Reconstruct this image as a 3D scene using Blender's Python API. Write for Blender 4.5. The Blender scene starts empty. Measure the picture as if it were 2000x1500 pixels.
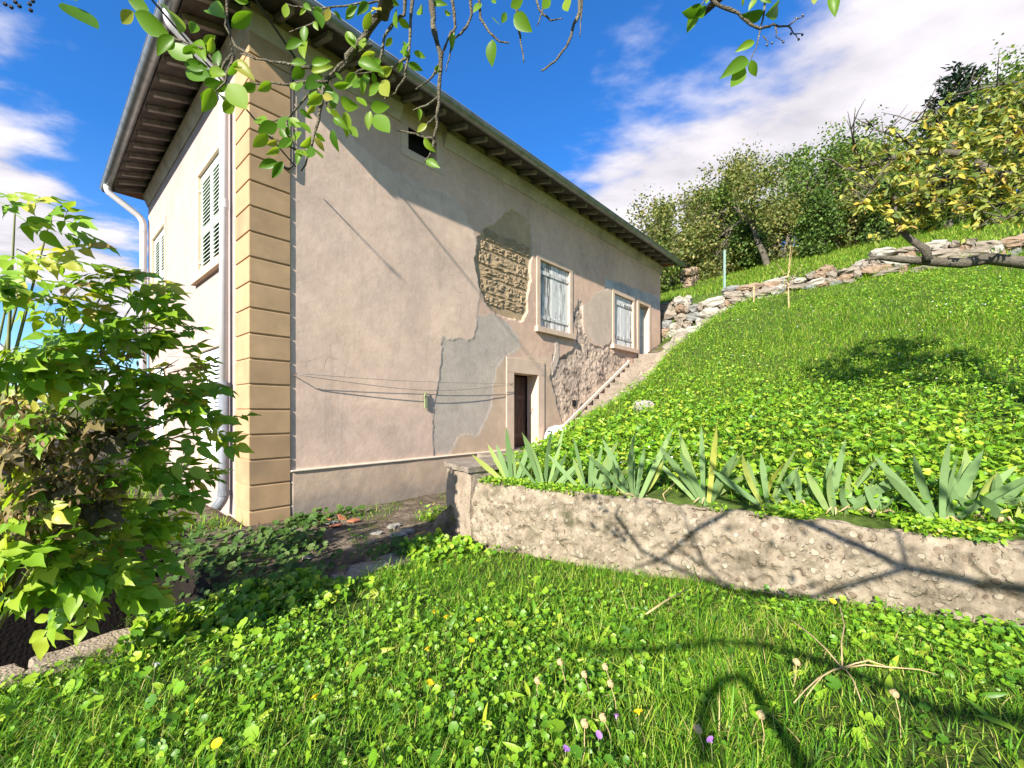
import bpy, bmesh, math, random
import numpy as np
from mathutils import Vector, Matrix

random.seed(7)
RNG = np.random.default_rng(7)
scene = bpy.context.scene
COL = scene.collection

# ------------------------------------------------------------------ camera, sky, sun, exposure
FPX = 842.0            # focal length in pixels of the 2000 px wide frame
HZ = 805.0             # horizon row
EYE = 1.6
cam_data = bpy.data.cameras.new('camera')
cam_data.sensor_width = 36.0
cam_data.lens = FPX / 2000 * 36.0
cam_data.shift_y = (HZ - 750.0) / 2000
cam_data.clip_start = 0.05
cam_data.clip_end = 3000
cam = bpy.data.objects.new('camera', cam_data)
cam.location = (0, 0, EYE)
cam.rotation_euler = (math.pi / 2, 0, 0)
COL.objects.link(cam)
scene.camera = cam

LDIR = Vector((1.2875, 2.469, -1.47)).normalized()
SUN_EL = math.asin(-LDIR.z)
SUN_ROT = math.atan2(-LDIR.x, -LDIR.y)

world = bpy.data.worlds.new('World')
scene.world = world
world.use_nodes = True
wn = world.node_tree
wn.nodes.clear()


def wnode(t, **kw):
    n = wn.nodes.new(t)
    for k, v in kw.items():
        setattr(n, k, v)
    return n


def wmath(op, a, b=None, c=None):
    n = wnode('ShaderNodeMath', operation=op)
    for i, v in enumerate((a, b, c)):
        if v is None:
            continue
        if isinstance(v, (int, float)):
            n.inputs[i].default_value = v
        else:
            wn.links.new(v, n.inputs[i])
    return n.outputs[0]


sky = wnode('ShaderNodeTexSky', sky_type='NISHITA')
sky.sun_disc = False
sky.sun_elevation = SUN_EL
sky.sun_rotation = SUN_ROT
sky.altitude = 300
sky.air_density = 1.0
sky.dust_density = 0.3
sky.ozone_density = 3.0
tc = wnode('ShaderNodeTexCoord')
sep = wnode('ShaderNodeSeparateXYZ')
wn.links.new(tc.outputs['Generated'], sep.inputs[0])
zc = wmath('MAXIMUM', sep.outputs[2], 0.06)
px_ = wmath('DIVIDE', sep.outputs[0], zc)
py_ = wmath('DIVIDE', sep.outputs[1], zc)
comb = wnode('ShaderNodeCombineXYZ')
wn.links.new(px_, comb.inputs[0])
wn.links.new(py_, comb.inputs[1])
n1 = wnode('ShaderNodeTexNoise')
n1.inputs['Scale'].default_value = 0.9
n1.inputs['Detail'].default_value = 9
n1.inputs['Roughness'].default_value = 0.58
mp = wnode('ShaderNodeMapping')
mp.inputs['Location'].default_value = (3.1, 1.7, 0.4)
wn.links.new(comb.outputs[0], mp.inputs[0])
wn.links.new(mp.outputs[0], n1.inputs['Vector'])
n2 = wnode('ShaderNodeTexNoise')
n2.inputs['Scale'].default_value = 2.4
n2.inputs['Detail'].default_value = 10
n2.inputs['Roughness'].default_value = 0.52
mp2 = wnode('ShaderNodeMapping')
mp2.inputs['Rotation'].default_value = (0, 0, math.radians(62))
mp2.inputs['Scale'].default_value = (0.7, 1.0, 1.0)
wn.links.new(comb.outputs[0], mp2.inputs[0])
wn.links.new(mp2.outputs[0], n2.inputs['Vector'])
# long streets of cloud that run across the whole sky, broken by noise
g = wmath('ADD', wmath('MULTIPLY', px_, 0.894), wmath('MULTIPLY', py_, 0.468))
g = wmath('ADD', g, wmath('MULTIPLY', wmath('SUBTRACT', n1.outputs[0], 0.5), 0.9))
st = wmath('COSINE', wmath('MULTIPLY', wmath('SUBTRACT', g, 1.72), 2 * math.pi / 3.1))
st = wmath('ADD', st, wmath('MULTIPLY', wmath('SUBTRACT', n2.outputs[0], 0.5), 3.0))
cm = wnode('ShaderNodeMapRange', interpolation_type='SMOOTHSTEP')
wn.links.new(st, cm.inputs['Value'])
cm.inputs['From Min'].default_value = 0.0
cm.inputs['From Max'].default_value = 0.72
bright = wnode('ShaderNodeMapRange')
wn.links.new(n2.outputs[0], bright.inputs['Value'])
bright.inputs['From Min'].default_value = 0.3
bright.inputs['From Max'].default_value = 0.7
bright.inputs['To Min'].default_value = 0.5
bright.inputs['To Max'].default_value = 1.0
skyb = wnode('ShaderNodeVectorMath', operation='MULTIPLY')
wn.links.new(sky.outputs[0], skyb.inputs[0])
tint = wnode('ShaderNodeMix', data_type='RGBA')
tf_ = wnode('ShaderNodeMapRange')
wn.links.new(sep.outputs[2], tf_.inputs['Value'])
tf_.inputs['From Max'].default_value = 0.45
wn.links.new(tf_.outputs[0], tint.inputs['Factor'])
tint.inputs['A'].default_value = (0.50, 0.62, 0.72, 1)
tint.inputs['B'].default_value = (0.15, 0.45, 0.76, 1)
wn.links.new(tint.outputs['Result'], skyb.inputs[1])
cloudc = wnode('ShaderNodeVectorMath', operation='SCALE')
cloudc.inputs[0].default_value = (3.35, 3.2, 3.45)
wn.links.new(bright.outputs[0], cloudc.inputs['Scale'])
mixc = wnode('ShaderNodeMix', data_type='RGBA')
wn.links.new(cm.outputs[0], mixc.inputs['Factor'])
wn.links.new(skyb.outputs[0], mixc.inputs['A'])
wn.links.new(cloudc.outputs[0], mixc.inputs['B'])
bg = wnode('ShaderNodeBackground')
bg.inputs['Strength'].default_value = 0.14
wn.links.new(mixc.outputs['Result'], bg.inputs['Color'])
wout = wnode('ShaderNodeOutputWorld')
wn.links.new(bg.outputs[0], wout.inputs['Surface'])

sun_data = bpy.data.lights.new('sun', 'SUN')
sun_data.energy = 4.6
sun_data.angle = math.radians(0.53)
sun_data.color = (1.0, 0.93, 0.82)
sun = bpy.data.objects.new('sun', sun_data)
sun.rotation_euler = LDIR.to_track_quat('-Z', 'Y').to_euler()
sun.location = (-6, -12, 14)
COL.objects.link(sun)

vs = scene.view_settings
vs.view_transform = 'Standard'
vs.look = 'None'
vs.exposure = 1.4
vs.gamma = 1.0
vs.use_curve_mapping = False
scene.cycles.max_bounces = 8
scene.cycles.transparent_max_bounces = 8

# ------------------------------------------------------------------ frames and helpers
C0 = np.array([-3.805, 6.27])                 # house corner
ANG = math.radians(48.3)
U = np.array([math.cos(ANG), math.sin(ANG)])  # along the long wall, uphill
N = np.array([math.sin(ANG), -math.cos(ANG)])  # out of the long wall


def ab(x, y):
    x = np.asarray(x, float) - C0[0]
    y = np.asarray(y, float) - C0[1]
    return x * U[0] + y * U[1], x * N[0] + y * N[1]


def xy(a, b):
    return C0[0] + np.asarray(a) * U[0] + np.asarray(b) * N[0], C0[1] + np.asarray(a) * U[1] + np.asarray(b) * N[1]


def at(px, py, Y):
    return Vector(((px - 1000) / FPX * Y, Y, EYE - (py - HZ) / FPX * Y))


def on_long(px, py=None):
    r = (px - 1000) / FPX
    t = (r * C0[1] - C0[0]) / (U[0] - r * U[1])
    if py is None:
        return t
    return t, EYE + (HZ - py) / FPX * (C0[1] + U[1] * t)


def on_front(px, py=None):
    r = (px - 1000) / FPX
    s = (r * C0[1] - C0[0]) / (-N[0] + r * N[1])
    if py is None:
        return s
    return s, EYE + (HZ - py) / FPX * (C0[1] - N[1] * s)


def sstep(e0, e1, x):
    t = np.clip((np.asarray(x, float) - e0) / (e1 - e0), 0, 1)
    return t * t * (3 - 2 * t)


def _hash(ix, iy, seed):
    h = (ix.astype(np.int64) * 374761393 + iy.astype(np.int64) * 668265263 + seed * 974634541) & 0xffffffff
    h = ((h ^ (h >> 13)) * 1274126177) & 0xffffffff
    h = (h ^ (h >> 16)) & 0xffffffff
    return h / 4294967295.0


def vnoise(x, y, seed=0):
    x = np.asarray(x, float)
    y = np.asarray(y, float)
    ix = np.floor(x)
    iy = np.floor(y)
    fx = x - ix
    fy = y - iy
    fx = fx * fx * (3 - 2 * fx)
    fy = fy * fy * (3 - 2 * fy)
    a = _hash(ix, iy, seed)
    b = _hash(ix + 1, iy, seed)
    c = _hash(ix, iy + 1, seed)
    d = _hash(ix + 1, iy + 1, seed)
    return (a * (1 - fx) + b * fx) * (1 - fy) + (c * (1 - fx) + d * fx) * fy


def fbm(x, y, seed=0, octv=4):
    s = 0
    amp = 0.5
    for o in range(octv):
        s = s + amp * (vnoise(np.asarray(x) * 2 ** o, np.asarray(y) * 2 ** o, seed + o * 17) - 0.5)
        amp *= 0.5
    return s * 2


def link(o, parent=None):
    COL.objects.link(o)
    if parent is not None:
        o.parent = parent
    return o


def tag(o, label=None, cat=None, group=None, kind=None):
    if label:
        o['label'] = label
    if cat:
        o['category'] = cat
    if group:
        o['group'] = group
    if kind:
        o['kind'] = kind
    return o


def empty(name, loc, rz=0.0):
    o = bpy.data.objects.new(name, None)
    o.location = loc
    o.rotation_euler = (0, 0, rz)
    o.empty_display_size = 0.2
    COL.objects.link(o)
    return o


def mesh_np(name, V, F, mat=None, attrs=None, smooth=False):
    """V (n,3); F list of (m,k) int arrays; attrs {name: per-vertex float or rgb}"""
    me = bpy.data.meshes.new(name)
    V = np.asarray(V, np.float32)
    me.vertices.add(len(V))
    me.vertices.foreach_set('co', V.ravel())
    F = [np.asarray(f, np.int32) for f in F if len(f)]
    nl = sum(f.size for f in F)
    npoly = sum(len(f) for f in F)
    me.loops.add(nl)
    me.loops.foreach_set('vertex_index', np.concatenate([f.ravel() for f in F]))
    me.polygons.add(npoly)
    tot = np.concatenate([np.full(len(f), f.shape[1], np.int32) for f in F])
    start = np.concatenate([[0], np.cumsum(tot)[:-1]]).astype(np.int32)
    me.polygons.foreach_set('loop_start', start)
    if smooth:
        me.polygons.foreach_set('use_smooth', np.ones(npoly, bool))
    me.update(calc_edges=True)
    for k, v in (attrs or {}).items():
        v = np.asarray(v, np.float32)
        if v.ndim == 1:
            a = me.attributes.new(k, 'FLOAT', 'POINT')
            a.data.foreach_set('value', v)
        else:
            a = me.attributes.new(k, 'FLOAT_COLOR', 'POINT')
            c = np.ones((len(v), 4), np.float32)
            c[:, :3] = v
            a.data.foreach_set('color', c.ravel())
    if mat is not None:
        me.materials.append(mat)
    return me


def obj(name, me, parent=None, loc=None):
    o = bpy.data.objects.new(name, me)
    if loc is not None:
        o.location = loc
    return link(o, parent)


class MB:
    """collects simple shapes into one mesh"""

    def __init__(self):
        self.v = []
        self.f = []

    def add(self, vs, fs):
        k = len(self.v)
        self.v += [tuple(p) for p in vs]
        self.f += [tuple(i + k for i in f) for f in fs]

    def box(self, x0, x1, y0, y1, z0, z1):
        vs = [(x0, y0, z0), (x1, y0, z0), (x1, y1, z0), (x0, y1, z0), (x0, y0, z1), (x1, y0, z1), (x1, y1, z1), (x0, y1, z1)]
        self.add(vs, [(0, 3, 2, 1), (4, 5, 6, 7), (0, 1, 5, 4), (1, 2, 6, 5), (2, 3, 7, 6), (3, 0, 4, 7)])
        return self

    def prism(self, plan, z0, z1):
        n = len(plan)
        vs = [(p[0], p[1], z0) for p in plan] + [(p[0], p[1], z1) for p in plan]
        fs = [tuple(range(n - 1, -1, -1)), tuple(range(n, 2 * n))]
        fs += [(i, (i + 1) % n, (i + 1) % n + n, i + n) for i in range(n)]
        self.add(vs, fs)
        return self

    def hull8(self, p):
        self.add(p, [(0, 3, 2, 1), (4, 5, 6, 7), (0, 1, 5, 4), (1, 2, 6, 5), (2, 3, 7, 6), (3, 0, 4, 7)])
        return self

    def tube(self, pts, rad, n=8, cap=True):
        pts = [Vector(p) for p in pts]
        if not hasattr(rad, '__len__'):
            rad = [rad] * len(pts)
        rings = []
        ref = Vector((0.13, 0.21, 0.97))
        for i, p in enumerate(pts):
            d = (pts[min(i + 1, len(pts) - 1)] - pts[max(i - 1, 0)])
            d = d.normalized() if d.length > 1e-9 else Vector((0, 0, 1))
            x = ref.cross(d)
            if x.length < 0.05:
                x = Vector((1, 0, 0)).cross(d)
            x.normalize()
            y = d.cross(x)
            ref = y.cross(d) * -1 if False else ref
            rings.append([p + (x * math.cos(2 * math.pi * j / n) + y * math.sin(2 * math.pi * j / n)) * rad[i] for j in range(n)])
        vs = [q for r in rings for q in r]
        fs = []
        for i in range(len(pts) - 1):
            for j in range(n):
                fs.append((i * n + j, i * n + (j + 1) % n, (i + 1) * n + (j + 1) % n, (i + 1) * n + j))
        if cap:
            fs.append(tuple(range(n - 1, -1, -1)))
            fs.append(tuple((len(pts) - 1) * n + j for j in range(n)))
        self.add(vs, fs)
        return self

    def mesh(self, name, mat=None, smooth=False):
        me = bpy.data.meshes.new(name)
        me.from_pydata(self.v, [], self.f)
        if smooth:
            for p in me.polygons:
                p.use_smooth = True
        me.update()
        if mat is not None:
            me.materials.append(mat)
        return me

    def build(self, name, mat, parent=None, smooth=False, bevel=0.0, loc=None):
        o = obj(name, self.mesh(name, mat, smooth), parent, loc)
        if bevel:
            m = o.modifiers.new('bevel', 'BEVEL')
            m.width = bevel
            m.segments = 2
            m.limit_method = 'ANGLE'
        return o


# ------------------------------------------------------------------ materials
class NT:
    def __init__(self, name):
        self.m = bpy.data.materials.new(name)
        self.m.use_nodes = True
        self.t = self.m.node_tree
        self.t.nodes.clear()
        self.out = self.n('ShaderNodeOutputMaterial')
        self.tc = self.n('ShaderNodeTexCoord')

    def n(self, t, **kw):
        x = self.t.nodes.new(t)
        for k, v in kw.items():
            setattr(x, k, v)
        return x

    def base(self):
        if not hasattr(self, '_b'):
            oi = self.n('ShaderNodeObjectInfo')
            a = self.n('ShaderNodeVectorMath', operation='SCALE')
            a.inputs[0].default_value = (31.0, 17.0, 23.0)
            self.t.links.new(oi.outputs['Random'], a.inputs['Scale'])
            b = self.n('ShaderNodeVectorMath', operation='ADD')
            self.t.links.new(self.tc.outputs['Object'], b.inputs[0])
            self.t.links.new(a.outputs[0], b.inputs[1])
            self._b = b.outputs[0]
        return self._b

    def put(self, sock, v):
        if hasattr(v, 'links'):
            self.t.links.new(v, sock)
        else:
            if isinstance(v, (tuple, list)) and len(v) == 3 and sock.type == 'RGBA':
                v = (*v, 1)
            sock.default_value = v

    def noise(self, scale, detail=4, rough=0.55, vec=None, stretch=None, dist=0.0):
        x = self.n('ShaderNodeTexNoise')
        x.inputs['Scale'].default_value = scale
        x.inputs['Detail'].default_value = detail
        x.inputs['Roughness'].default_value = rough
        x.inputs['Distortion'].default_value = dist
        v = vec or self.base()
        if stretch:
            m = self.n('ShaderNodeMapping')
            m.inputs['Scale'].default_value = stretch
            self.t.links.new(v, m.inputs[0])
            v = m.outputs[0]
        self.t.links.new(v, x.inputs['Vector'])
        return x.outputs[0]

    def voro(self, scale, feature='F1', out='Distance', vec=None):
        x = self.n('ShaderNodeTexVoronoi', feature=feature)
        x.inputs['Scale'].default_value = scale
        self.t.links.new(vec or self.base(), x.inputs['Vector'])
        return x.outputs[out]

    def ramp(self, fac, stops):
        x = self.n('ShaderNodeValToRGB')
        e = x.color_ramp.elements
        while len(e) < len(stops):
            e.new(0.5)
        for i, (p, c) in enumerate(stops):
            e[i].position = p
            e[i].color = (*c, 1) if len(c) == 3 else c
        self.t.links.new(fac, x.inputs[0])
        return x.outputs[0]

    def mix(self, fac, a, b, mode='MIX'):
        x = self.n('ShaderNodeMix', data_type='RGBA', blend_type=mode)
        self.put(x.inputs['Factor'], fac)
        self.put(x.inputs['A'], a)
        self.put(x.inputs['B'], b)
        return x.outputs['Result']

    def math(self, op, a, b=0.0):
        x = self.n('ShaderNodeMath', operation=op)
        self.put(x.inputs[0], a)
        self.put(x.inputs[1], b)
        return x.outputs[0]

    def rng(self, v, a, b, c=0.0, d=1.0):
        x = self.n('ShaderNodeMapRange', interpolation_type='SMOOTHSTEP')
        self.put(x.inputs['Value'], v)
        for k, q in zip(('From Min', 'From Max', 'To Min', 'To Max'), (a, b, c, d)):
            x.inputs[k].default_value = q
        return x.outputs[0]

    def attr(self, name, out='Fac'):
        x = self.n('ShaderNodeAttribute', attribute_name=name)
        return x.outputs[out]

    def bump(self, h, strength=0.3, dist=0.01, prev=None):
        x = self.n('ShaderNodeBump')
        x.inputs['Strength'].default_value = strength
        x.inputs['Distance'].default_value = dist
        self.put(x.inputs['Height'], h)
        if prev is not None:
            self.t.links.new(prev, x.inputs['Normal'])
        return x.outputs[0]

    def pbr(self, color, rough=0.85, metal=0.0, normal=None, spec=0.3):
        x = self.n('ShaderNodeBsdfPrincipled')
        self.put(x.inputs['Base Color'], color)
        self.put(x.inputs['Roughness'], rough)
        x.inputs['Metallic'].default_value = metal
        x.inputs['Specular IOR Level'].default_value = spec
        if normal is not None:
            self.t.links.new(normal, x.inputs['Normal'])
        self.t.links.new(x.outputs[0], self.out.inputs[0])
        return x

    def done(self):
        return self.m


def simple(name, c, rough=0.85, var=0.25, scale=6.0, bump=0.25, bscale=60.0, bdist=0.004, metal=0.0, stretch=None, spec=0.3, dirt=None, ovar=0.0):
    k = NT(name)
    f = k.noise(scale, 6, 0.6, stretch=stretch)
    lo = tuple(x * (1 - var) for x in c)
    hi = tuple(min(1, x * (1 + var)) for x in c)
    col = k.ramp(f, [(0.3, lo), (0.7, hi)])
    if dirt:
        col = k.mix(k.rng(k.noise(scale * 0.45, 7, 0.65), 0.48, 0.72, 0, dirt[1]), col, dirt[0])
    if ovar:
        oi = k.n('ShaderNodeObjectInfo')
        col = k.mix(k.math('MULTIPLY', oi.outputs['Random'], ovar), col, tuple(x * 0.45 for x in c))
    nm = k.bump(k.noise(bscale, 5, 0.6, stretch=stretch), bump, bdist)
    k.pbr(col, rough, metal, nm, spec)
    return k.done()


def leaf_mat(name, stops, transl=0.4, rough=0.55, vein=False, spec=0.25):
    k = NT(name)
    oi = k.n('ShaderNodeObjectInfo')
    f = k.math('FRACT', k.math('ADD', k.attr('rnd'), oi.outputs['Random']))
    col = k.ramp(f, stops)
    col = k.mix(k.rng(k.noise(30.0, 3), 0.3, 0.75, 0.0, 0.2), col, (0.7, 0.75, 0.5), 'MULTIPLY')
    p = k.pbr(col, rough, 0, None, spec)
    tr = k.n('ShaderNodeBsdfTranslucent')
    k.put(tr.inputs[0], k.mix(1.0, col, (1.25, 1.2, 0.55), 'MULTIPLY'))
    ms = k.n('ShaderNodeMixShader')
    ms.inputs[0].default_value = transl
    k.t.links.new(p.outputs[0], ms.inputs[1])
    k.t.links.new(tr.outputs[0], ms.inputs[2])
    k.t.links.new(ms.outputs[0], k.out.inputs[0])
    return k.done()


def long_wall_mat():
    k = NT('old_render')
    col = k.attr('Col', 'Color')
    big = k.noise(0.9, 6, 0.6)
    col = k.mix(1.0, col, k.ramp(big, [(0.3, (0.86, 0.85, 0.86)), (0.7, (1.08, 1.05, 1.02))]), 'MULTIPLY')
    mid = k.noise(5.0, 6, 0.65)
    col = k.mix(1.0, col, k.ramp(mid, [(0.3, (0.88, 0.87, 0.85)), (0.72, (1.08, 1.08, 1.08))]), 'MULTIPLY')
    streak = k.noise(3.0, 4, 0.6, stretch=(2.2, 2.2, 0.22))
    col = k.mix(k.rng(streak, 0.55, 0.75, 0, 0.22), col, (0.24, 0.20, 0.16))
    # hairline scratches and pits
    cr = k.voro(2.3, 'DISTANCE_TO_EDGE')
    warp = k.noise(6.0, 4, 0.6)
    crack = k.rng(k.math('ADD', cr, k.math('MULTIPLY', k.math('SUBTRACT', warp, 0.5), 0.05)), 0.0, 0.008, 1.0, 0.0)
    crack = k.math('MULTIPLY', crack, k.rng(k.noise(0.7, 3), 0.52, 0.66, 0, 0.55))
    col = k.mix(crack, col, (0.14, 0.11, 0.09))
    rgh = k.attr('rgh')
    speck = k.noise(110.0, 2, 0.5)
    col = k.mix(k.math('MULTIPLY', k.rng(speck, 0.5, 0.68), k.math('MULTIPLY', rgh, 0.55)), col, (0.13, 0.125, 0.12))
    h = k.math('ADD', k.math('MULTIPLY', k.noise(14.0, 7, 0.62), 0.9), k.math('MULTIPLY', k.math('MULTIPLY', k.noise(75.0, 4, 0.6), rgh), 1.3))
    h = k.math('SUBTRACT', h, k.math('MULTIPLY', crack, 0.5))
    nm = k.bump(h, 0.3, 0.014)
    k.pbr(col, 0.92, 0, nm, 0.2)
    return k.done()


def wood_mat(name, base, paint, amount, rough=0.75, grain=(14, 14, 0.9)):
    k = NT(name)
    gr = k.noise(4.0, 7, 0.7, stretch=grain)
    wood = k.ramp(gr, [(0.3, tuple(x * 0.55 for x in base)), (0.7, base)])
    pk = k.noise(2.2, 7, 0.72, stretch=(9, 9, 0.8))
    oi = k.n('ShaderNodeObjectInfo')
    pk = k.math('ADD', pk, k.math('MULTIPLY', k.math('SUBTRACT', oi.outputs['Random'], 0.5), 0.16))
    col = k.mix(k.rng(pk, amount - 0.05, amount + 0.06), paint, wood)
    nm = k.bump(gr, 0.35, 0.004)
    k.pbr(col, rough, 0, nm, 0.3)
    return k.done()


def rubble_mat(name, c1, c2, c3, scale=1.0, moss=0.0):
    k = NT(name)
    f = k.noise(3.0 * scale, 8, 0.7)
    col = k.ramp(f, [(0.28, c1), (0.5, c2), (0.72, c3)])
    sp = k.voro(38.0 * scale, 'F1', 'Distance')
    col = k.mix(k.rng(sp, 0.12, 0.42, 0.0, 0.45), col, tuple(x * 0.6 for x in c2))
    col = k.mix(k.rng(k.noise(9.0 * scale, 6, 0.7), 0.56, 0.7, 0.0, 0.7), col, tuple(x * 0.3 for x in c1))
    if moss:
        col = k.mix(k.rng(k.noise(2.1 * scale, 6, 0.7), 0.52, 0.68, 0.0, moss), col, (0.05, 0.06, 0.025))
    h = k.math('ADD', k.noise(22.0 * scale, 7, 0.7), k.math('MULTIPLY', sp, 0.7))
    k.pbr(col, 0.95, 0, k.bump(h, 0.7, 0.02), 0.15)
    return k.done()



def conglomerate():
    """old lime concrete: pale pebbles of several sizes in a brown, pitted matrix"""
    k = NT('rough_conglomerate')
    wv = k.n('ShaderNodeVectorMath', operation='ADD')
    nz = k.n('ShaderNodeTexNoise')
    nz.inputs['Scale'].default_value = 9.0
    nz.inputs['Detail'].default_value = 4
    k.t.links.new(k.tc.outputs['Object'], nz.inputs['Vector'])
    sc = k.n('ShaderNodeVectorMath', operation='SCALE')
    sc.inputs['Scale'].default_value = 0.05
    k.t.links.new(nz.outputs['Color'], sc.inputs[0])
    k.t.links.new(k.tc.outputs['Object'], wv.inputs[0])
    k.t.links.new(sc.outputs[0], wv.inputs[1])
    vec = wv.outputs[0]
    c1 = k.voro(15.0, 'F1', 'Color', vec)
    d1 = k.voro(15.0, 'F1', 'Distance', vec)
    sepc = k.n('ShaderNodeSeparateColor')
    k.t.links.new(c1, sepc.inputs[0])
    peb = k.ramp(sepc.outputs[0], [(0.0, (0.17, 0.125, 0.085)), (0.35, (0.27, 0.225, 0.16)), (0.7, (0.33, 0.285, 0.21)), (1.0, (0.39, 0.345, 0.265))])
    mat_ = k.ramp(k.noise(6.0, 7, 0.7), [(0.3, (0.12, 0.10, 0.07)), (0.5, (0.26, 0.215, 0.155)), (0.72, (0.40, 0.345, 0.26))])
    stone = k.rng(k.math('ADD', d1, k.math('MULTIPLY', sepc.outputs[1], 0.25)), 0.38, 0.52, 1.0, 0.0)
    col = k.mix(stone, mat_, peb)
    col = k.mix(k.rng(k.noise(1.3, 7, 0.7), 0.52, 0.68, 0.0, 0.6), col, (0.10, 0.08, 0.06))
    col = k.mix(k.rng(k.noise(26.0, 5, 0.7), 0.58, 0.68, 0.0, 0.9), col, (0.06, 0.046, 0.034))
    col = k.mix(k.rng(k.noise(2.6, 6, 0.7), 0.56, 0.70, 0.0, 0.5), col, (0.07, 0.075, 0.03))
    h = k.math('ADD', k.math('MULTIPLY', stone, 0.5), k.noise(30.0, 7, 0.72))
    k.pbr(col, 0.96, 0, k.bump(h, 0.9, 0.025), 0.12)
    return k.done()


M = {}
M['render'] = long_wall_mat()
M['front'] = simple('front_render', (0.38, 0.295, 0.27), 0.9, 0.07, 2.0, 0.25, 90, 0.004, dirt=((0.31, 0.24, 0.205), 0.5))
M['quoin'] = simple('ochre_quoin', (0.43, 0.285, 0.155), 0.9, 0.14, 3.0, 0.35, 140, 0.004, dirt=((0.26, 0.185, 0.115), 0.6), ovar=0.3)
M['frame'] = simple('frame_stone', (0.56, 0.42, 0.31), 0.88, 0.10, 4.0, 0.25, 90, 0.003, dirt=((0.38, 0.29, 0.21), 0.35))
M['bead'] = simple('pale_bead', (0.66, 0.56, 0.44), 0.9, 0.12, 6.0, 0.3, 80, 0.004)
M['cornice'] = simple('cornice_plaster', (0.42, 0.36, 0.27), 0.92, 0.2, 3.0, 0.3, 70, 0.005, dirt=((0.16, 0.14, 0.10), 0.6))
M['zinc'] = simple('zinc', (0.27, 0.285, 0.29), 0.42, 0.2, 4.0, 0.1, 40, 0.002, metal=0.65, dirt=((0.13, 0.14, 0.14), 0.6))
M['pvc'] = simple('grey_pipe', (0.56, 0.56, 0.58), 0.4, 0.06, 3.0, 0.05, 60, 0.002, spec=0.45, dirt=((0.4, 0.4, 0.4), 0.4))
M['iron'] = simple('cast_iron', (0.17, 0.185, 0.21), 0.55, 0.25, 5.0, 0.3, 60, 0.004, dirt=((0.10, 0.08, 0.07), 0.6))
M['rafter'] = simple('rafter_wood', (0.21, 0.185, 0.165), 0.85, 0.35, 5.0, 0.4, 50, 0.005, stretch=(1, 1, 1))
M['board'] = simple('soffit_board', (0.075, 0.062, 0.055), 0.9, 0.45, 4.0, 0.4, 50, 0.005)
M['tile'] = simple('roof_tile', (0.30, 0.14, 0.08), 0.9, 0.3, 3.0, 0.4, 40, 0.006)
M['shut'] = wood_mat('peeling_blue_paint', (0.22, 0.20, 0.18), (0.60, 0.60, 0.57), 0.54)
M['louvre'] = simple('louvre_paint', (0.60, 0.68, 0.60), 0.6, 0.08, 6.0, 0.15, 60, 0.003)
M['louvre_white'] = simple('louvre_white', (0.72, 0.76, 0.74), 0.6, 0.06, 6.0, 0.15, 60, 0.003)
M['door'] = wood_mat('brown_planks', (0.085, 0.045, 0.03), (0.11, 0.062, 0.045), 0.5)
M['bluedoor'] = simple('blue_door', (0.24, 0.33, 0.35), 0.6, 0.15, 5.0, 0.2, 60, 0.003)
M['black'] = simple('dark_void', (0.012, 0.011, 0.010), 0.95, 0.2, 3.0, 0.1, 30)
M['wire'] = simple('dark_wire', (0.05, 0.048, 0.045), 0.6, 0.1, 10.0, 0.05, 60)
M['greywire'] = simple('galvanised_wire', (0.22, 0.21, 0.19), 0.6, 0.1, 10.0, 0.05, 60)
M['hook'] = simple('rusty_iron', (0.16, 0.10, 0.07), 0.8, 0.3, 20.0, 0.3, 90, 0.003)
M['greenplate'] = simple('faded_green', (0.25, 0.29, 0.15), 0.7, 0.2, 12.0, 0.2, 60, 0.003)
M['concrete'] = rubble_mat('weathered_concrete', (0.24, 0.18, 0.13), (0.40, 0.32, 0.24), (0.50, 0.42, 0.33), 1.4, 0.35)
M['slab'] = rubble_mat('mossy_slab', (0.20, 0.16, 0.12), (0.30, 0.25, 0.20), (0.40, 0.34, 0.28), 1.4, 0.5)
M['conglom'] = conglomerate()
M['stone'] = rubble_mat('field_stone', (0.20, 0.16, 0.125), (0.34, 0.29, 0.235), (0.46, 0.41, 0.34), 1.3, 0.3)
M['stone_b'] = rubble_mat('warm_field_stone', (0.22, 0.145, 0.095), (0.36, 0.26, 0.18), (0.46, 0.36, 0.27), 1.3, 0.25)
M['stone_c'] = rubble_mat('grey_field_stone', (0.15, 0.15, 0.14), (0.27, 0.275, 0.265), (0.38, 0.385, 0.37), 1.3, 0.3)
M['stone_w'] = rubble_mat('pale_stone', (0.36, 0.33, 0.28), (0.46, 0.43, 0.37), (0.54, 0.51, 0.45), 1.0, 0.2)
M['block'] = rubble_mat('tuff_block', (0.30, 0.215, 0.125), (0.47, 0.35, 0.215), (0.57, 0.445, 0.29), 3.0)
M['tiles'] = simple('broken_tile', (0.36, 0.13, 0.07), 0.9, 0.3, 8.0, 0.4, 60, 0.005)
M['post'] = simple('green_steel', (0.20, 0.30, 0.25), 0.5, 0.12, 6.0, 0.1, 60, 0.002)
M['bark'] = rubble_mat('grey_bark', (0.06, 0.05, 0.04), (0.13, 0.115, 0.09), (0.24, 0.225, 0.17), 2.0, 0.2)
M['twig'] = rubble_mat('lichen_twig', (0.07, 0.06, 0.045), (0.16, 0.14, 0.10), (0.30, 0.29, 0.20), 4.0, 0.0)
M['stem'] = simple('green_stem', (0.14, 0.15, 0.06), 0.7, 0.25, 12.0, 0.2, 60, 0.003)
M['straw'] = simple('dry_stalk', (0.42, 0.31, 0.16), 0.85, 0.2, 12.0, 0.3, 60, 0.003)
M['plastic_white'] = simple('white_plastic', (0.74, 0.75, 0.78), 0.45, 0.06, 5.0, 0.1, 40, 0.003, spec=0.4)
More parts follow.
